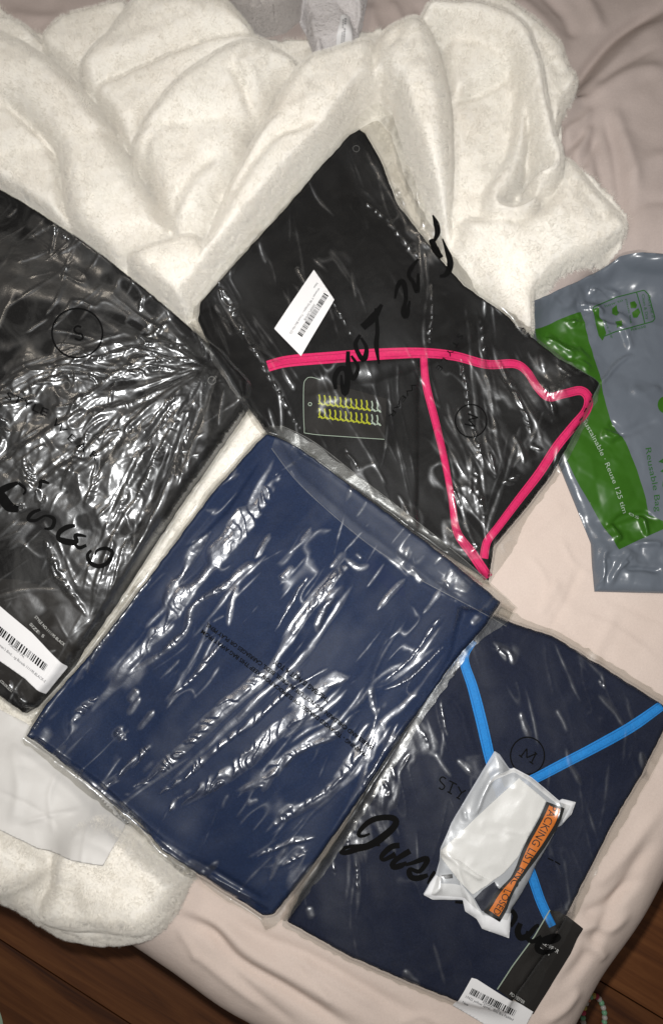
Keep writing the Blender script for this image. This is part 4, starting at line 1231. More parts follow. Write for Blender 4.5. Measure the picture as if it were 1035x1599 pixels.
gp, bp, HG2, HF2, bs = lay_package(PINK_GAR, PINK_BAG, 0.011, 0.016, 0.003,
    extras=[([(308, 497), (372, 612), (420, 680), (470, 722), (560, 778), (650, 836), (655, 560), (430, 566), (330, 480)], 0.0025, 0.006)],
    gstrokes=[([(660, 560), (672, 640), (700, 760), (720, 840)], 5, 2), ([(860, 630), (890, 600), (936, 598)], 8, 4), ([(880, 640), (860, 660), (830, 640)], 6, -3), ([(730, 560), (800, 640), (860, 660)], 9, 2)],
    fstrokes=PS, blobs=PBL, seed=200, wr=0.3, adir=-58, slope=0.36, more=(2, 36, 70.0, 16.0), ef=0.4, brk=0.25, bnd=[([(345,455),(362,485),(385,530),(402,562)],1.9),([(385,532),(420,592),(450,640),(468,668)],1.1),([(588,192),(600,216)],2),([(612,225),(625,262)],1.5),([(615,300),(625,322),(630,346)],2),([(655,350),(662,376),(680,396),(690,412)],2.4),([(735,395),(742,422)],1.1),([(744,500),(752,530),(760,556)],1.2),([(735,640),(745,682),(755,722)],2),([(742,730),(752,770),(758,804)],3),([(765,700),(775,742)],2),([(712,828),(730,843),(746,850),(740,862)],3.2),([(800,600),(820,640),(830,672)],1.5),([(780,560),(800,602)],1),([(828,690),(850,702)],2),([(788,752),(812,740)],2),([(705,755),(722,792)],1),([(560,322),(600,352),(640,402),(656,424)],2),([(640,818),(646,842)],1.5),([(500,460),(530,502),(546,532)],1),([(348,465),(352,480)],1.6),([(850,600),(862,640)],1.4),([(870,570),(890,590)],1.4),([(640,300),(650,340)],1.1),([(540,700),(560,730)],1),([(668,440),(672,500),(664,560)],1.1),([(720,560),(735,640)],1.2)])
pk2 = root_at(bp, 'black garment with bright pink binding in a clear bag, above the navy bags', 0.0)
garment(gp, HG2, bs, M['black'], pk2)
strokes_each('pink_binding', [
    [(418, 572), (450, 564), (520, 558), (590, 553), (660, 551), (710, 556), (760, 569), (802, 568), (822, 580), (838, 604), (856, 620), (880, 615), (906, 610), (918, 622), (914, 642), (894, 666), (868, 698), (842, 738), (808, 782), (778, 822), (760, 846), (755, 872)],
    [(661, 553), (665, 600), (680, 660), (694, 720), (705, 780), (713, 830), (738, 866), (762, 902)]],
    [[17, 18, 18, 18, 17, 15, 14, 14, 12, 13, 14, 14, 14, 14, 13, 12, 13], [11, 12, 12, 11, 10, 11, 15, 15]], HG2, M['pink'], pk2, dz=0.0003, crown=0.0005)
for ln_ in [
    [(418, 572), (450, 564), (520, 558), (590, 553), (660, 551), (710, 556), (760, 569), (802, 568), (822, 580), (838, 604), (856, 620), (880, 615), (906, 610), (918, 622), (914, 642), (894, 666), (868, 698), (842, 738), (808, 782), (778, 822), (760, 846), (755, 872)],
    [(661, 553), (665, 600), (680, 660), (694, 720), (705, 780), (713, 830), (738, 866), (762, 902)]]:
    p_ = smooth_line(ln_)
    t_ = np.gradient(p_, axis=0)
    t_ /= np.linalg.norm(t_, axis=1)[:, None] + 1e-9
    for sd in (-4.6, 4.6):
        ribbon('stitching', [(p_ + np.column_stack([-t_[:, 1], t_[:, 0]]) * sd).tolist()], 1.1, HG2, M['pink_thread'], pk2, dz=0.00085, smooth=False, nacross=3)
clr = patch('hang_tag', [(474, 606), (478, 592), (486, 589), (540, 605), (604, 622), (600, 686), (540, 681), (482, 676), (475, 668)], HG2, M['card'], pk2, dz=0.0005, thick=0.0003)
ribbon('tag_rim', [[(600, 686), (540, 682), (482, 677), (475, 668), (474, 606), (478, 592), (486, 589), (500, 593)]], 0.9, HG2, M['pale_ink'], clr, dz=0.0009, nacross=3)
gl_, gr_ = [], []
for k in range(12):
    x = 498 + k * 8.2
    y = 616 + k * 1.0
    for row in (0, 21):
        g_ = [(x, y + row), (x + 1.5, y + 6 + row), (x + 0.5, y + 11 + row), (x + 4.5, y + 16 + row)]
        (gl_ if k < 10 else gr_).append(g_)
        (gl_ if k < 10 else gr_).append([(x - 1, y + 15 + row), (x + 3, y + 13 + row), (x + 6, y + 17 + row)])
tl1 = ribbon('tag_lettering', gl_, 2.3, HG2, M['lime_ink'], clr, dz=0.0009, nacross=3, step=3)
tl2 = ribbon('tag_lettering', gr_, 2.0, HG2, M['pale_ink'], clr, dz=0.0009, nacross=3, step=3)
tl1['kind'] = tl2['kind'] = 'stuff'
ribbon('tag_eyelet', [ring_line(484, 631, 2.8, 2.8, 10)], 1.2, HG2, M['pale_ink'], clr, dz=0.0009, nacross=3)
HS2 = np.maximum(blur(HF2, 0.004) + 0.0006, HF2)
st = patch('barcode_label', [(490, 421), (522, 468), (470, 556), (428, 513)], HS2, M['sticker'], pk2, dz=0.0008, thick=0.0002)
barcode('barcode', (506, 457), (464, 522), (7, 5), HS2, M['ink'], st, 0.0015, 5)
lettering('label_lettering', [('X00SPCAFWB', [(490, 474), (474, 499)], 3.6), ('Women Y 90 Strappy... Tricot Bks No CS', [(497, 449), (452, 520)], 3.4), ('New', [(494, 441), (489, 449)], 3.4)], HS2, M['grey_ink'], st, 0.0015)
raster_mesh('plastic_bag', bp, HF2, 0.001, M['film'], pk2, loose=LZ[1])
raster_mesh('bag_back', bp, bs[1] + 0.0005, 0.0024, M['back_film'], pk2, loose=0.7)
ribbon('size_circle', ring_line(735, 657, 24.5, 25.5), 2.0, HF2, M['ink'], pk2, dz=0.0009, smooth=False, nacross=3)
strokes_each('print_stroke', [[(730, 646), (746, 652)], [(746, 652), (731, 655)], [(731, 655), (741, 666)], [(741, 666), (725, 662)]], 2.2, HF2, M['ink'], pk2, dz=0.0009, smooth=False)
def z3(p): return [(560 + x * 0.2252, 330 + y * 0.2252) for x, y in p]
def z6(p): return [(400 + x * 0.2319, 400 + y * 0.2319) for x, y in p]
strokes_each('script_stroke', [
    z3([(512, 25), (538, 90), (545, 150), (520, 205)]), z3([(500, 190), (530, 260), (570, 320)]), z3([(580, 190), (605, 260), (632, 340), (628, 395), (600, 440), (560, 450)]),
    z3([(412, 330), (365, 390), (345, 445), (375, 490), (405, 560), (412, 430)]), z3([(250, 605), (268, 520), (300, 485), (322, 540), (325, 620), (308, 690), (328, 730), (352, 620)]),
    z6([(715, 480), (790, 410), (845, 325)]), z6([(805, 350), (815, 500), (808, 600), (826, 725)]),
    z6([(700, 530), (668, 590), (690, 660), (725, 695), (742, 620), (705, 550)]), z6([(618, 640), (620, 740), (650, 825), (685, 750), (640, 670)]),
    z6([(535, 895), (528, 820), (560, 760), (602, 765), (614, 840), (598, 925), (578, 870), (572, 800)])],
    [[2, 9, 9, 4], [7, 12, 8], [2, 5, 9, 10, 9, 4], [3, 7, 6, 7, 6, 4], [3, 6, 9, 7, 6, 9, 7, 3], [11, 13, 5], [5, 6, 8, 3], [5, 7, 7, 9, 6, 4], [6, 8, 8, 6, 4], [5, 8, 8, 8, 9, 10, 6, 3]], HF2, M['ink'], pk2, dz=0.0012)
lettering('style_lettering', [('S T Y L E', [(716, 520), (700, 545), (680, 575)], 9), ('WEAR', [(646, 596), (625, 622), (606, 650)], 7)], HF2, M['ink'], pk2, 0.0010)
ribbon('vent_hole', [ring_line(556, 232, 5, 5, 16)], 0.8, HF2, M['pouch'], pk2, dz=0.0006, nacross=3)

# --- dark navy with sky blue binding (under the other navy bag)
N2 = [([(540, 1250), (570, 1230), (610, 1200), (640, 1170)], 5, 4, 'tent'), ([(545, 1260), (555, 1330), (560, 1400), (555, 1450)], 3.5, 3, 'tent'), ([(580, 1230), (600, 1290), (620, 1340)], 4, 4, 'tent'), ([(610, 1200), (600, 1250), (590, 1300)], 4, 4, 'tent'),
      ([(630, 1190), (620, 1240), (610, 1270)], 3.5, 4, 'tent'), ([(530, 1300), (545, 1350), (540, 1420)], 4, 3, 'tent'), ([(560, 1280), (570, 1340), (575, 1400)], 2.5, 2.5, 'tent'),
      ([(770, 1000), (800, 1020), (805, 1040)], 4, 4, 'tent'), ([(650, 1120), (670, 1170), (690, 1190)], 3, 2, 'tent'), ([(900, 1010), (940, 1050), (950, 1070)], 3, 2, 'tent'), ([(880, 1425), (900, 1440), (905, 1420)], 2.5, 2.5, 'tent'), ([(870, 1440), (890, 1430), (920, 1390)], 2, 2, 'tent'),
      ([(690, 1090), (695, 1150), (680, 1240)], 3, 1.6, 'tent'), ([(930, 1200), (925, 1260), (900, 1330)], 3, 1.6, 'tent'), ([(1010, 1120), (990, 1180), (950, 1260)], 2.5, 1.6, 'tent'), ([(870, 1060), (890, 1110), (900, 1170)], 3, 1.5, 'tent')]
N2B = [(580, 1250, 30, 0.5), (555, 1310, 26, 0.35), (795, 1022, 14, 0.8), (640, 1160, 30, 0.3), (895, 1435, 16, 0.5)]
gp, bp, HG3, HF3, bs = lay_package(NAVY2_GAR, NAVY2_BAG, 0.011, 0.016, 0.002,
    gstrokes=[([(690, 1080), (720, 1120), (740, 1190)], 5, 2), ([(700, 1090), (722, 1130)], 3, -2), ([(620, 1350), (700, 1420), (760, 1500)], 12, 1.5), ([(880, 1080), (930, 1120), (960, 1180)], 10, 1.5), ([(870, 1380), (850, 1440), (810, 1500)], 7, 1.5)],
    fstrokes=N2, blobs=N2B, seed=300, wr=0.2, adir=-75, slope=0.28, more=(2, 16, 75.0, 22.0), brk=0.15, bnd=[([(572,1238),(592,1252)],3),([(612,1192),(619,1218)],2.6),([(545,1262),(556,1302)],2),([(540,1300),(546,1332)],1.5),([(600,1214),(611,1252)],1.5),([(778,1008),(802,1032)],2),([(893,1428),(907,1442)],1.5),([(660,1140),(672,1168)],1),([(642,1180),(624,1212)],1.8),([(556,1330),(560,1400)],1),([(690,1100),(700,1150)],0.9),([(940,1060),(950,1075)],1.2),([(520,1340),(524,1370)],1.3)])
pk3 = root_at(bp, 'dark navy garment with sky blue binding in a clear bag, under the packing list envelope')
garment(gp, HG3, bs, M['navy2'], pk3)
strokes_each('blue_binding', [
    [(738, 1000), (724, 1028), (738, 1075), (752, 1130), (766, 1190), (785, 1250), (806, 1310), (828, 1362), (844, 1408), (862, 1446)],
    [(1032, 1102), (985, 1135), (930, 1166), (880, 1192), (838, 1214), (800, 1232), (778, 1242)]],
    [[14, 15, 17, 17, 16, 16, 15, 15, 15, 15], [15, 17, 17, 16, 16, 15, 14]], HG3, M['blue'], pk3, dz=0.0003, crown=0.0005)
for ln_ in [
    [(738, 1000), (724, 1028), (738, 1075), (752, 1130), (766, 1190), (785, 1250), (806, 1310), (828, 1362), (844, 1408), (862, 1446)],
    [(1032, 1102), (985, 1135), (930, 1166), (880, 1192), (838, 1214), (800, 1232), (778, 1242)]]:
    p_ = smooth_line(ln_)
    t_ = np.gradient(p_, axis=0)
    t_ /= np.linalg.norm(t_, axis=1)[:, None] + 1e-9
    for sd in (-5.4, 5.4):
        ribbon('stitching', [(p_ + np.column_stack([-t_[:, 1], t_[:, 0]]) * sd).tolist()], 1.1, HG3, M['blue_thread'], pk3, dz=0.00085, smooth=False, nacross=3)
tag3 = patch('hang_tag', [(858, 1421), (874, 1424), (910, 1450), (890, 1490), (862, 1535), (832, 1584), (776, 1545), (800, 1508), (834, 1462)], HG3, M['card'], pk3, dz=0.0005, thick=0.0004)
ribbon('tag_edge', [[(858, 1421), (834, 1462), (800, 1508), (776, 1545)]], 1.8, HG3, M['pale_ink'], tag3, dz=0.0009, nacross=3, smooth=False)
lettering('tag_lettering', [('STYLEWEAR', [(836, 1466), (852, 1478), (870, 1489)], 6), ('SIZE: M', [(834, 1479), (856, 1492)], 4.5), ('POLYESTER', [(795, 1553), (817, 1568)], 5)], HG3, M['white_ink'], tag3, 0.0009)
HS3 = np.maximum(blur(HF3, 0.004) + 0.0006, HF3)
st = patch('barcode_label', [(736, 1527), (744, 1529), (832, 1580), (812, 1618), (760, 1602), (706, 1570)], HS3, M['sticker'], pk3, dz=0.0008, thick=0.0002)
barcode('barcode', (737, 1543), (806, 1578), (-5, 9), HS3, M['ink'], st, 0.0015, 7)
lettering('label_lettering', [('X00SR47LCN', [(752, 1566), (778, 1579)], 4), ('17422 yellow Spiral... Sets Bra Padded', [(726, 1558), (800, 1594)], 4), ('New', [(721, 1566), (730, 1571)], 4)], HS3, M['grey_ink'], st, 0.0015)
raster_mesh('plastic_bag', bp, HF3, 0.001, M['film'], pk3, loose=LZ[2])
raster_mesh('bag_back', bp, bs[1] + 0.0005, 0.0024, M['back_film'], pk3, loose=0.7)
ribbon('size_circle', ring_line(823, 1180, 26.5, 29), 2.0, HF3, M['ink'], pk3, dz=0.0009, smooth=False, nacross=3)
strokes_each('print_stroke', [[(813, 1181), (822, 1169)], [(822, 1169), (822, 1183)], [(822, 1183), (836, 1177)], [(836, 1177), (829, 1191)], [(810, 1179), (815, 1183)], [(834, 1174), (838, 1178)], [(826, 1189), (832, 1193)]], 2.0, HF3, M['ink'], pk3, dz=0.0009, smooth=False)
def y6(p): return [(520 + x * 0.2319, 1180 + y * 0.2319) for x, y in p]
def yj(p): return [(520 + x * 0.1739, 1260 + y * 0.1739) for x, y in p]
def y5(p): return [(680 + x * 0.343, 1380 + y * 0.343) for x, y in p]
strokes_each('script_stroke', [
    yj([(330, 240), (270, 262), (228, 255), (240, 215), (300, 150), (370, 110), (450, 95), (530, 98), (565, 130), (540, 185), (470, 250), (390, 310), (300, 355), (220, 375), (140, 405), (85, 412), (70, 398), (100, 370), (170, 352), (260, 345), (350, 340), (420, 342)]),
    yj([(595, 345), (530, 355), (470, 400), (432, 450), (450, 475), (500, 455), (560, 425)]), yj([(690, 395), (630, 430), (570, 470), (530, 515), (545, 540), (600, 530), (660, 500)]),
    yj([(650, 520), (720, 500), (800, 470), (845, 468), (825, 520), (770, 580), (700, 560), (680, 580), (700, 630), (760, 640), (850, 612)]), yj([(850, 690), (880, 630), (915, 580)]), y6([(820, 985), (880, 990)]),
    y5([(345, 120), (362, 150), (340, 195)]), y5([(385, 180), (372, 215), (385, 245), (420, 235), (455, 195), (470, 190)]), y5([(420, 215), (415, 245), (440, 262), (480, 240)]),
    y5([(470, 265), (530, 262), (560, 245), (540, 235), (490, 255), (462, 280), (470, 305), (510, 310), (545, 300)])],
    [[3, 6, 8, 9, 9, 10, 11, 12, 11, 10, 8, 6, 5, 5, 4], [9, 9, 9, 8, 6, 7, 9], [9, 9, 8, 8, 9, 9, 5], [5, 6, 8, 9, 8, 7, 6, 9, 9, 9, 6], [4, 6, 6], [4, 4], [7, 8, 5], [8, 10, 10, 9, 8, 5], [6, 7, 7, 6], [5, 7, 8, 7, 8, 9, 9, 8, 4]], HF3, M['ink'], pk3, dz=0.0012)
strokes_each('print_stroke', [[(696, 1216), (690, 1213), (686, 1218), (690, 1223), (694, 1228), (690, 1233), (685, 1230)], [(701, 1219), (713, 1225)], [(707, 1222), (701, 1238)], [(698, 1236), (705, 1240)], [(715, 1228), (720, 1238)], [(727, 1234), (720, 1238)], [(720, 1238), (714, 1246)], [(712, 1245), (718, 1248)], [(733, 1240), (728, 1253), (737, 1257)], [(855, 1340), (863, 1344)], [(866, 1345), (874, 1350)]], 2.0, HF3, M['ink'], pk3, dz=0.0009)

# --- navy, plain
N1 = [([(435, 700), (400, 770), (350, 850), (280, 940), (200, 1040), (110, 1150)], 9, 5, 'tent'), ([(395, 885), (330, 925), (295, 950), (285, 990), (235, 1030), (150, 1080)], 4, 4, 'tent'), ([(420, 860), (360, 920), (330, 960), (290, 1005)], 3.5, 4, 'tent'),
      ([(550, 880), (500, 930), (445, 1005), (410, 1060), (350, 1115), (250, 1200), (195, 1245)], 5, 6, 'tent'), ([(560, 900), (520, 960), (470, 1030), (410, 1085), (330, 1160), (240, 1245)], 3.5, 5, 'tent'),
      ([(545, 1060), (500, 1105), (440, 1140), (400, 1180), (340, 1225), (260, 1275)], 4, 6, 'tent'), ([(580, 1060), (530, 1125), (460, 1170), (420, 1215), (360, 1240)], 4, 5, 'tent'),
      ([(640, 1030), (590, 1060), (560, 1100), (500, 1140)], 4, 4, 'tent'), ([(600, 1120), (575, 1160), (530, 1225), (490, 1255), (430, 1290)], 4, 5, 'tent'), ([(600, 1130), (560, 1200), (520, 1240), (470, 1290)], 3.5, 4, 'tent'),
      ([(700, 1010), (640, 1090), (590, 1140), (560, 1230), (500, 1330)], 4, 4, 'tent'), ([(580, 1075), (620, 1060), (690, 1000)], 3, 3, 'tent'), ([(580, 1075), (640, 1040), (700, 960)], 3, 3, 'tent'), ([(580, 1070), (600, 1020), (640, 960)], 3, 2.5, 'tent'),
      ([(580, 1065), (582, 1090), (588, 1120)], 4, 5, 'tent'), ([(450, 1300), (410, 1330), (380, 1345)], 3.5, 3, 'tent'), ([(480, 1320), (440, 1350), (400, 1360)], 3, 3, 'tent'), ([(300, 1180), (240, 1220), (170, 1270)], 3, 3, 'tent'),
      ([(330, 960), (300, 1030), (260, 1100)], 4, 3, 'tent'), ([(230, 890), (170, 990), (110, 1080)], 4, 3, 'tent'), ([(180, 1140), (185, 1150), (190, 1155)], 4, 4, 'tent'), ([(540, 870), (560, 885), (580, 880)], 4, 5, 'tent'),
      ([(432, 700), (470, 756), (560, 836), (620, 880), (650, 905), (790, 980)], 2.2, 2.0, 'tent'), ([(440, 690), (480, 745), (570, 825), (640, 880), (790, 968)], 2, -1.5, 'gauss'), ([(640, 850), (632, 880), (650, 900)], 3, 3.5, 'tent'), ([(665, 890), (680, 905), (700, 915)], 3, 3, 'tent'),
      ([(70, 1160), (150, 1232), (240, 1312), (330, 1375), (420, 1435)], 5, 2.5, 'gauss'), ([(640, 830), (700, 870), (800, 950)], 2, 2, 'tent')]
N1B = [(250, 960, 30, 0.2), (200, 1040, 34, 0.2), (330, 1130, 24, 0.16), (480, 1110, 26, 0.18), (510, 930, 22, 0.25), (582, 1090, 16, 0.7), (240, 1210, 18, 0.2), (570, 1190, 22, 0.25), (60, 1140, 20, 0.5), (190, 1290, 25, 0.4), (185, 1150, 10, 0.9), (640, 870, 18, 0.4), (710, 910, 25, 0.3), (480, 1380, 25, 0.3)]
gp, bp, HG4, HF4, bs = lay_package(NAVY1_GAR, NAVY1_BAG, 0.013, 0.015, 0.003,
    extras=[([(60, 1150), (150, 1215), (260, 1318), (340, 1374), (420, 1420), (410, 1440), (200, 1330), (30, 1150)], -0.004, 0.006),
            ([(432, 684), (470, 742), (560, 822), (640, 880), (752, 960), (800, 940), (640, 790), (470, 690)], 0.0022, 0.005),
            ([(700, 880), (752, 930), (740, 960), (690, 920)], 0.001, 0.005)],
    gstrokes=[([(100, 1180), (180, 1245), (270, 1318), (360, 1378), (425, 1412)], 3.5, -4), ([(550, 880), (500, 960), (440, 1050)], 7, 2.5), ([(300, 900), (220, 1000), (150, 1100)], 8, 2), ([(590, 1000), (560, 1080), (500, 1180)], 8, 2), ([(240, 900), (150, 1020), (70, 1120)], 5, -2)],
    fstrokes=N1, blobs=N1B, seed=400, wr=0.3, adir=48, slope=0.28, more=(2, 42, -48.0, 10.0), wide=2.3, bnd=[([(435,745),(380,830),(310,910),(260,975),(215,1030)],4),([(395,882),(345,920),(300,945),(290,985),(240,1030)],1.8),([(552,878),(525,900),(490,945),(450,1000),(440,1015)],2.2),([(440,1015),(415,1050),(370,1090),(345,1110),(300,1160),(250,1205),(200,1240)],2.3),([(510,1045),(450,1080),(400,1125),(350,1160),(290,1215),(245,1240)],1.7),([(545,1058),(512,1072),(492,1098)],3.6),([(515,1105),(470,1120),(430,1150),(395,1185),(340,1225),(300,1245),(255,1270)],3.6),([(560,1110),(520,1150),(470,1172),(430,1205),(400,1235)],3),([(592,1108),(580,1145),(550,1195),(520,1230),(480,1255),(430,1290)],2.2),([(580,1070),(586,1112)],2.4),([(490,1310),(450,1320),(400,1340)],1.4),([(480,1332),(440,1356)],1.1),([(178,1138),(194,1156)],2.6),([(522,932),(505,960),(494,992)],2.6),([(690,1010),(640,1060),(600,1076)],0.9),([(690,960),(640,1030),(592,1070)],0.9),([(240,900),(180,980),(130,1060)],1.8),([(152,1088),(118,1124)],1.8),([(240,1160),(200,1200),(170,1225)],1.4),([(350,1000),(300,1060),(262,1090)],1.2),([(330,830),(290,890),(255,950)],2.4),([(640,880),(655,900),(668,906)],1.8),([(690,905),(705,920)],1.5),([(80,1110),(62,1140)],1.6),([(480,900),(450,950),(430,985)],1.0),([(620,1130),(590,1190),(560,1240)],1.4)])
pk4 = root_at(bp, 'plain navy garment in a wrinkled clear bag, right of the tissue sheet')
garment(gp, HG4, bs, M['navy'], pk4)
patch('neck_lining', [(566, 872), (590, 876), (612, 896), (630, 918), (634, 934), (612, 924), (588, 904), (572, 890)], HG4, M['royal'], pk4, dz=0.0005)
ribbon('hem_seam', [[(60, 1156), (140, 1222), (240, 1308), (340, 1376), (412, 1420)]], 2.2, HG4, M['royal'], pk4, dz=0.0006, nacross=3)
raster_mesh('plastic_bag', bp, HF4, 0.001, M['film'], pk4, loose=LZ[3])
raster_mesh('bag_back', bp, bs[1] + 0.0005, 0.0024, M['back_film'], pk4, loose=0.7)
lettering('warning_lettering', [
    ('WARNING - TO AVOID DANGER OF SUFFOCATION, KEEP THIS BAG AWAY FROM', [(575, 1179), (450, 1082), (317, 983)], 6.2),
    ('BABIES AND CHILDREN. DO NOT USE IN CRIBS, BEDS, CARRIAGES OR PLAY PENS.', [(583, 1166), (455, 1068), (324, 972)], 6.2),
    ('THIS BAG IS NOT A TOY.', [(516, 1092), (470, 1058), (429, 1029)], 7.5)], HF4, M['ink'], pk4, 0.0022, bold=0.022)
# folded-over seal strip of the bag, a second layer of film along the top
HFl = np.maximum(blur(HF4, 0.003) + 0.0022, HF4 + 0.0012)
fl = on(HFl, np.asarray([(438, 664), (490, 690), (560, 744), (640, 806), (720, 870), (808, 950), (790, 978), (740, 950), (650, 902), (560, 838), (470, 758), (424, 700)], float))[:, :2]
raster_mesh('seal_strip', fl, HFl, 0.0014, M['seal_film'], pk4, loose=0.12)
strokes_each('seal_line', [[(424, 700), (470, 758), (560, 838), (620, 880), (650, 902), (740, 950), (790, 978)], [(438, 664), (490, 690), (560, 744), (640, 806), (720, 870), (808, 950)]], 1.2, HFl, M['pouch'], pk4, dz=0.0005)

# ------------------------------------------------------------------ packing list envelope
def e4(p): return [(640 + x * 0.2705, 1150 + y * 0.2705) for x, y in p]
ENV = e4([(490, 85), (520, 105), (560, 165), (578, 190), (600, 182), (700, 235), (775, 298), (860, 372), (880, 362), (955, 380), (930, 450), (880, 515), (850, 530), (805, 620), (730, 740), (690, 830), (640, 920), (585, 1000), (580, 1090), (570, 1165), (490, 1140), (415, 1110), (385, 1055), (318, 1010), (305, 945), (220, 945), (130, 940), (78, 915), (115, 850), (150, 800), (172, 720), (176, 650), (240, 500), (330, 350), (420, 200)])
HE = drape(TOP, 0.008, 0.004)
ep = on(HE, np.asarray(ENV), 0.003)[:, :2]
s, d = sdf(ep, 0)
HE[s] += np.where(d > 0, 0.005 * dome(d, 0.014), 0)
for pts, wd, h in [(e4([(580, 190), (480, 240), (400, 400), (370, 480)]), 2.5, 2.5), (e4([(320, 420), (330, 500)]), 2, 2), (e4([(175, 660), (280, 740), (380, 810), (440, 830)]), 2.5, 2), (e4([(275, 720), (300, 850), (360, 990), (400, 1060)]), 3, 2.5),
                   (e4([(180, 810), (175, 870), (130, 930)]), 2, 2), (e4([(500, 860), (560, 900), (600, 960)]), 2.5, 2), (e4([(860, 375), (880, 420), (850, 520)]), 3, 2.5), (e4([(250, 460), (220, 560), (185, 650)]), 2, 2), (e4([(440, 1110), (430, 1050), (400, 1000)]), 2, 1.5)]:
    stroke(HE, pts, wd, h, z=0.035, kind='tent', wob=1.0)
HE += 0.0005 * facet(GX, GY, 0.009, 71)
HE = np.maximum(HE, TOP + 0.001)
ec = ep.mean(0)
env = thing('packing_envelope', 'clear packing list envelope with orange band, on the dark navy bagged garment', 'envelope', (float(ec[0]), float(ec[1]), 0.02))
raster_mesh('back_film', ep, HE, 0.0012, M['pouch_back'], env)
for a in ([(78, 915), (115, 850), (150, 800), (178, 815), (176, 850), (250, 850), (290, 860), (305, 945), (130, 942)], [(275, 780), (300, 860), (360, 930), (400, 1010), (440, 1030), (520, 1065), (548, 1020), (582, 1020), (570, 1165), (415, 1110), (385, 1055), (318, 1010), (305, 945)], [(860, 372), (880, 362), (955, 380), (930, 450), (880, 500), (872, 455), (890, 430)], [(578, 190), (600, 182), (700, 235), (775, 298), (862, 372), (860, 400), (770, 330), (690, 262), (600, 205), (500, 245), (440, 290), (490, 225)]):
    patch('sealed_rim', e4(a), HE, M['pouch_rim'], env, dz=0.0006)
patch('folded_note', e4([(628, 240), (700, 300), (785, 372), (740, 470), (690, 560), (620, 700), (540, 790), (470, 838), (365, 912), (280, 830), (176, 690), (174, 658), (400, 450)]), HE, M['note'], env, dz=0.0011, thick=0.0006)
patch('note_flap', e4([(176, 665), (290, 720), (380, 790), (465, 838), (470, 842), (362, 914), (280, 832), (176, 696)]), HE, M['note'], env, dz=0.0022, thick=0.0006)
patch('dark_window', e4([(370, 935), (420, 885), (485, 838), (510, 880), (540, 885), (500, 930), (430, 1010), (410, 1005)]), HE, M['navy2'], env, dz=0.0016)
ribbon('dark_stripe', [e4([(180, 812), (245, 806)])], 6.5, HE, M['jet'], env, dz=0.0016, smooth=False)
bandc = e4([(838, 395), (805, 480), (760, 560), (712, 640), (672, 710), (628, 790), (588, 850), (545, 910), (505, 985), (470, 1042)])
bw = [30, 32, 31, 30, 26, 19, 15, 22, 29, 30]
bandm = ribbon('black_band', [bandc], [bw], HE, M['jet'], env, dz=0.0022, nacross=5)
bandi = e4([(834, 408), (805, 480), (760, 560), (712, 640), (672, 710), (628, 790), (590, 847), (547, 910), (510, 980), (484, 1022)])
ribbon('orange_band', [bandi], [[18, 20, 19, 18, 14, 9, 6, 12, 17, 18]], HE, M['orange'], env, dz=0.0027, nacross=5)
lettering('band_lettering', [('PACKING LIST ENC', e4([(808, 395), (775, 480), (732, 560), (688, 640), (652, 710), (612, 790), (575, 850)]), 12.5), ('LOSED', e4([(545, 880), (520, 940), (475, 1015)]), 11)], HE, M['jet'], env, 0.0031)
HE2 = np.maximum(HE + 0.0036, blur(HE, 0.002) + 0.0036) + 0.0006 * facet(GX, GY, 0.012, 75)
front = [p for p in e4([(495, 100), (575, 195), (600, 190), (700, 240), (775, 302), (860, 378), (925, 400), (850, 525), (800, 620), (690, 825), (585, 1000), (560, 1060), (420, 1030), (310, 930), (120, 915), (160, 800), (180, 655), (245, 500), (425, 205)])]
fp = on(HE2, np.asarray(front))[:, :2]
raster_mesh('front_film', fp, HE2, 0.0012, M['film'], env, loose=0.8)

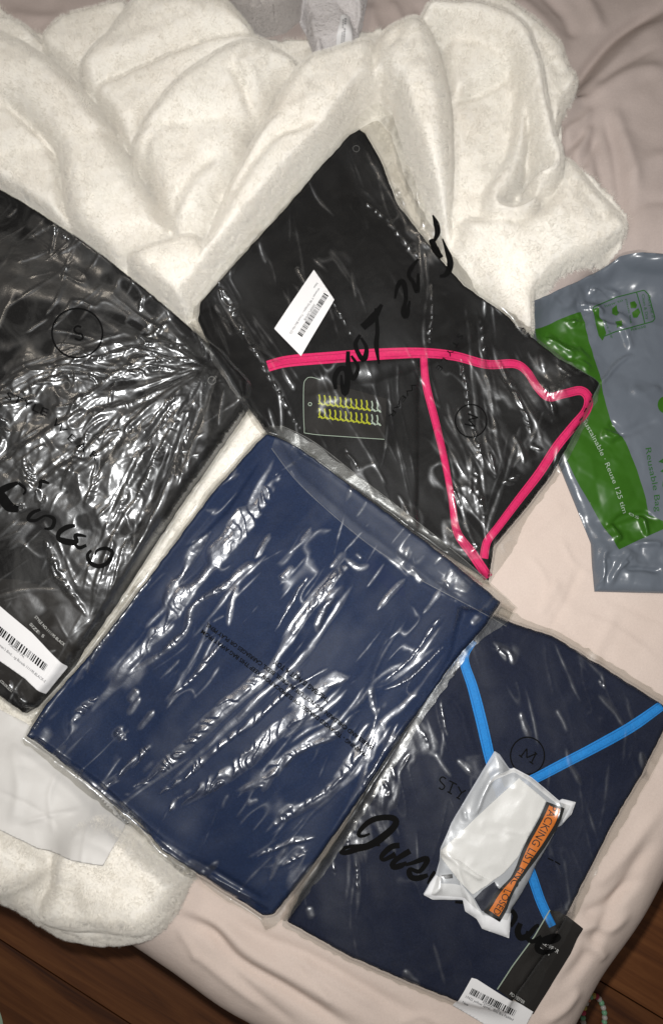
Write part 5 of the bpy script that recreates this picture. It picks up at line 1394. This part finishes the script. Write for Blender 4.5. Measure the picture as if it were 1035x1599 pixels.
# ------------------------------------------------------------------ beaded bracelet and a scrap of green cloth on the floor
bc = unproj([(926, 1584)], FZ)[0]
br = thing('bead_bracelet', 'small bracelet of coloured beads on the wood floor, by the bed corner', 'bracelet', (float(bc[0]), float(bc[1]), FZ))
bead_cols = {'rose': (0.62, 0.05, 0.12), 'mint': (0.25, 0.55, 0.33), 'yellow': (0.62, 0.5, 0.12), 'white': (0.66, 0.62, 0.58), 'peach': (0.7, 0.3, 0.2)}
bm_ = {k: plain('bead_' + k, v, 0.3, 0.5) for k, v in bead_cols.items()}
def ball(rad):
    v, f = [(0, 0, rad)], []
    for i in range(1, 5):
        for j in range(8):
            a, b = math.pi * i / 5, 2 * math.pi * j / 8
            v.append((rad * math.sin(a) * math.cos(b), rad * math.sin(a) * math.sin(b), rad * math.cos(a)))
    v.append((0, 0, -rad))
    for j in range(8):
        f.append((0, 1 + j, 1 + (j + 1) % 8))
        f.append((33, 25 + (j + 1) % 8, 25 + j))
        for i in range(3):
            f.append((1 + i * 8 + j, 1 + (i + 1) * 8 + j, 1 + (i + 1) * 8 + (j + 1) % 8, 1 + i * 8 + (j + 1) % 8))
    return v, f
v_, f_ = ball(0.0042)
bmesh_ = {}
for k in bm_:
    me = bpy.data.meshes.new('bead')
    me.from_pydata(v_, [], f_)
    me.polygons.foreach_set('use_smooth', [True] * len(me.polygons))
    me.materials.append(bm_[k])
    bmesh_[k] = me
seq = ['white', 'mint', 'rose', 'yellow', 'white', 'peach', 'mint', 'yellow', 'rose', 'white', 'mint']
nb = 24
for i in range(nb):
    t = 2 * math.pi * i / nb
    q = unproj([(925 + 17 * math.cos(t), 1584 + 28 * math.sin(t) + 3 * math.cos(2 * t))], FZ)[0]
    o = bpy.data.objects.new('bead', bmesh_[seq[i % len(seq)]])
    C.objects.link(o)
    o.parent = br
    o.location = (q[0] - bc[0], q[1] - bc[1], 0.0042)
gc = smooth_line([(-70, 1560), (-18, 1572), (-4, 1584), (1, 1620), (-20, 1660), (-80, 1660)], True)
gp_ = unproj(gc, FZ + 0.01)
s, d = sdf(gp_, 0.0)
HGc = np.full(TOP.shape, FZ)
HGc[s] = FZ + 0.001 + np.where(d > 0, 0.018 * dome(d, 0.03), 0)
HGc += 0.001 * vnoise(GX, GY, 0.02, 91)
HGc = np.maximum(HGc, FZ + 0.001)
gcl = raster_mesh('green_cloth', gp_, HGc, 0.003, M['pgreen'], None, skirt=FZ + 0.0005)
gcl['label'] = 'edge of a pale green cloth on the floor, at the bottom left corner'
gcl['category'] = 'cloth'
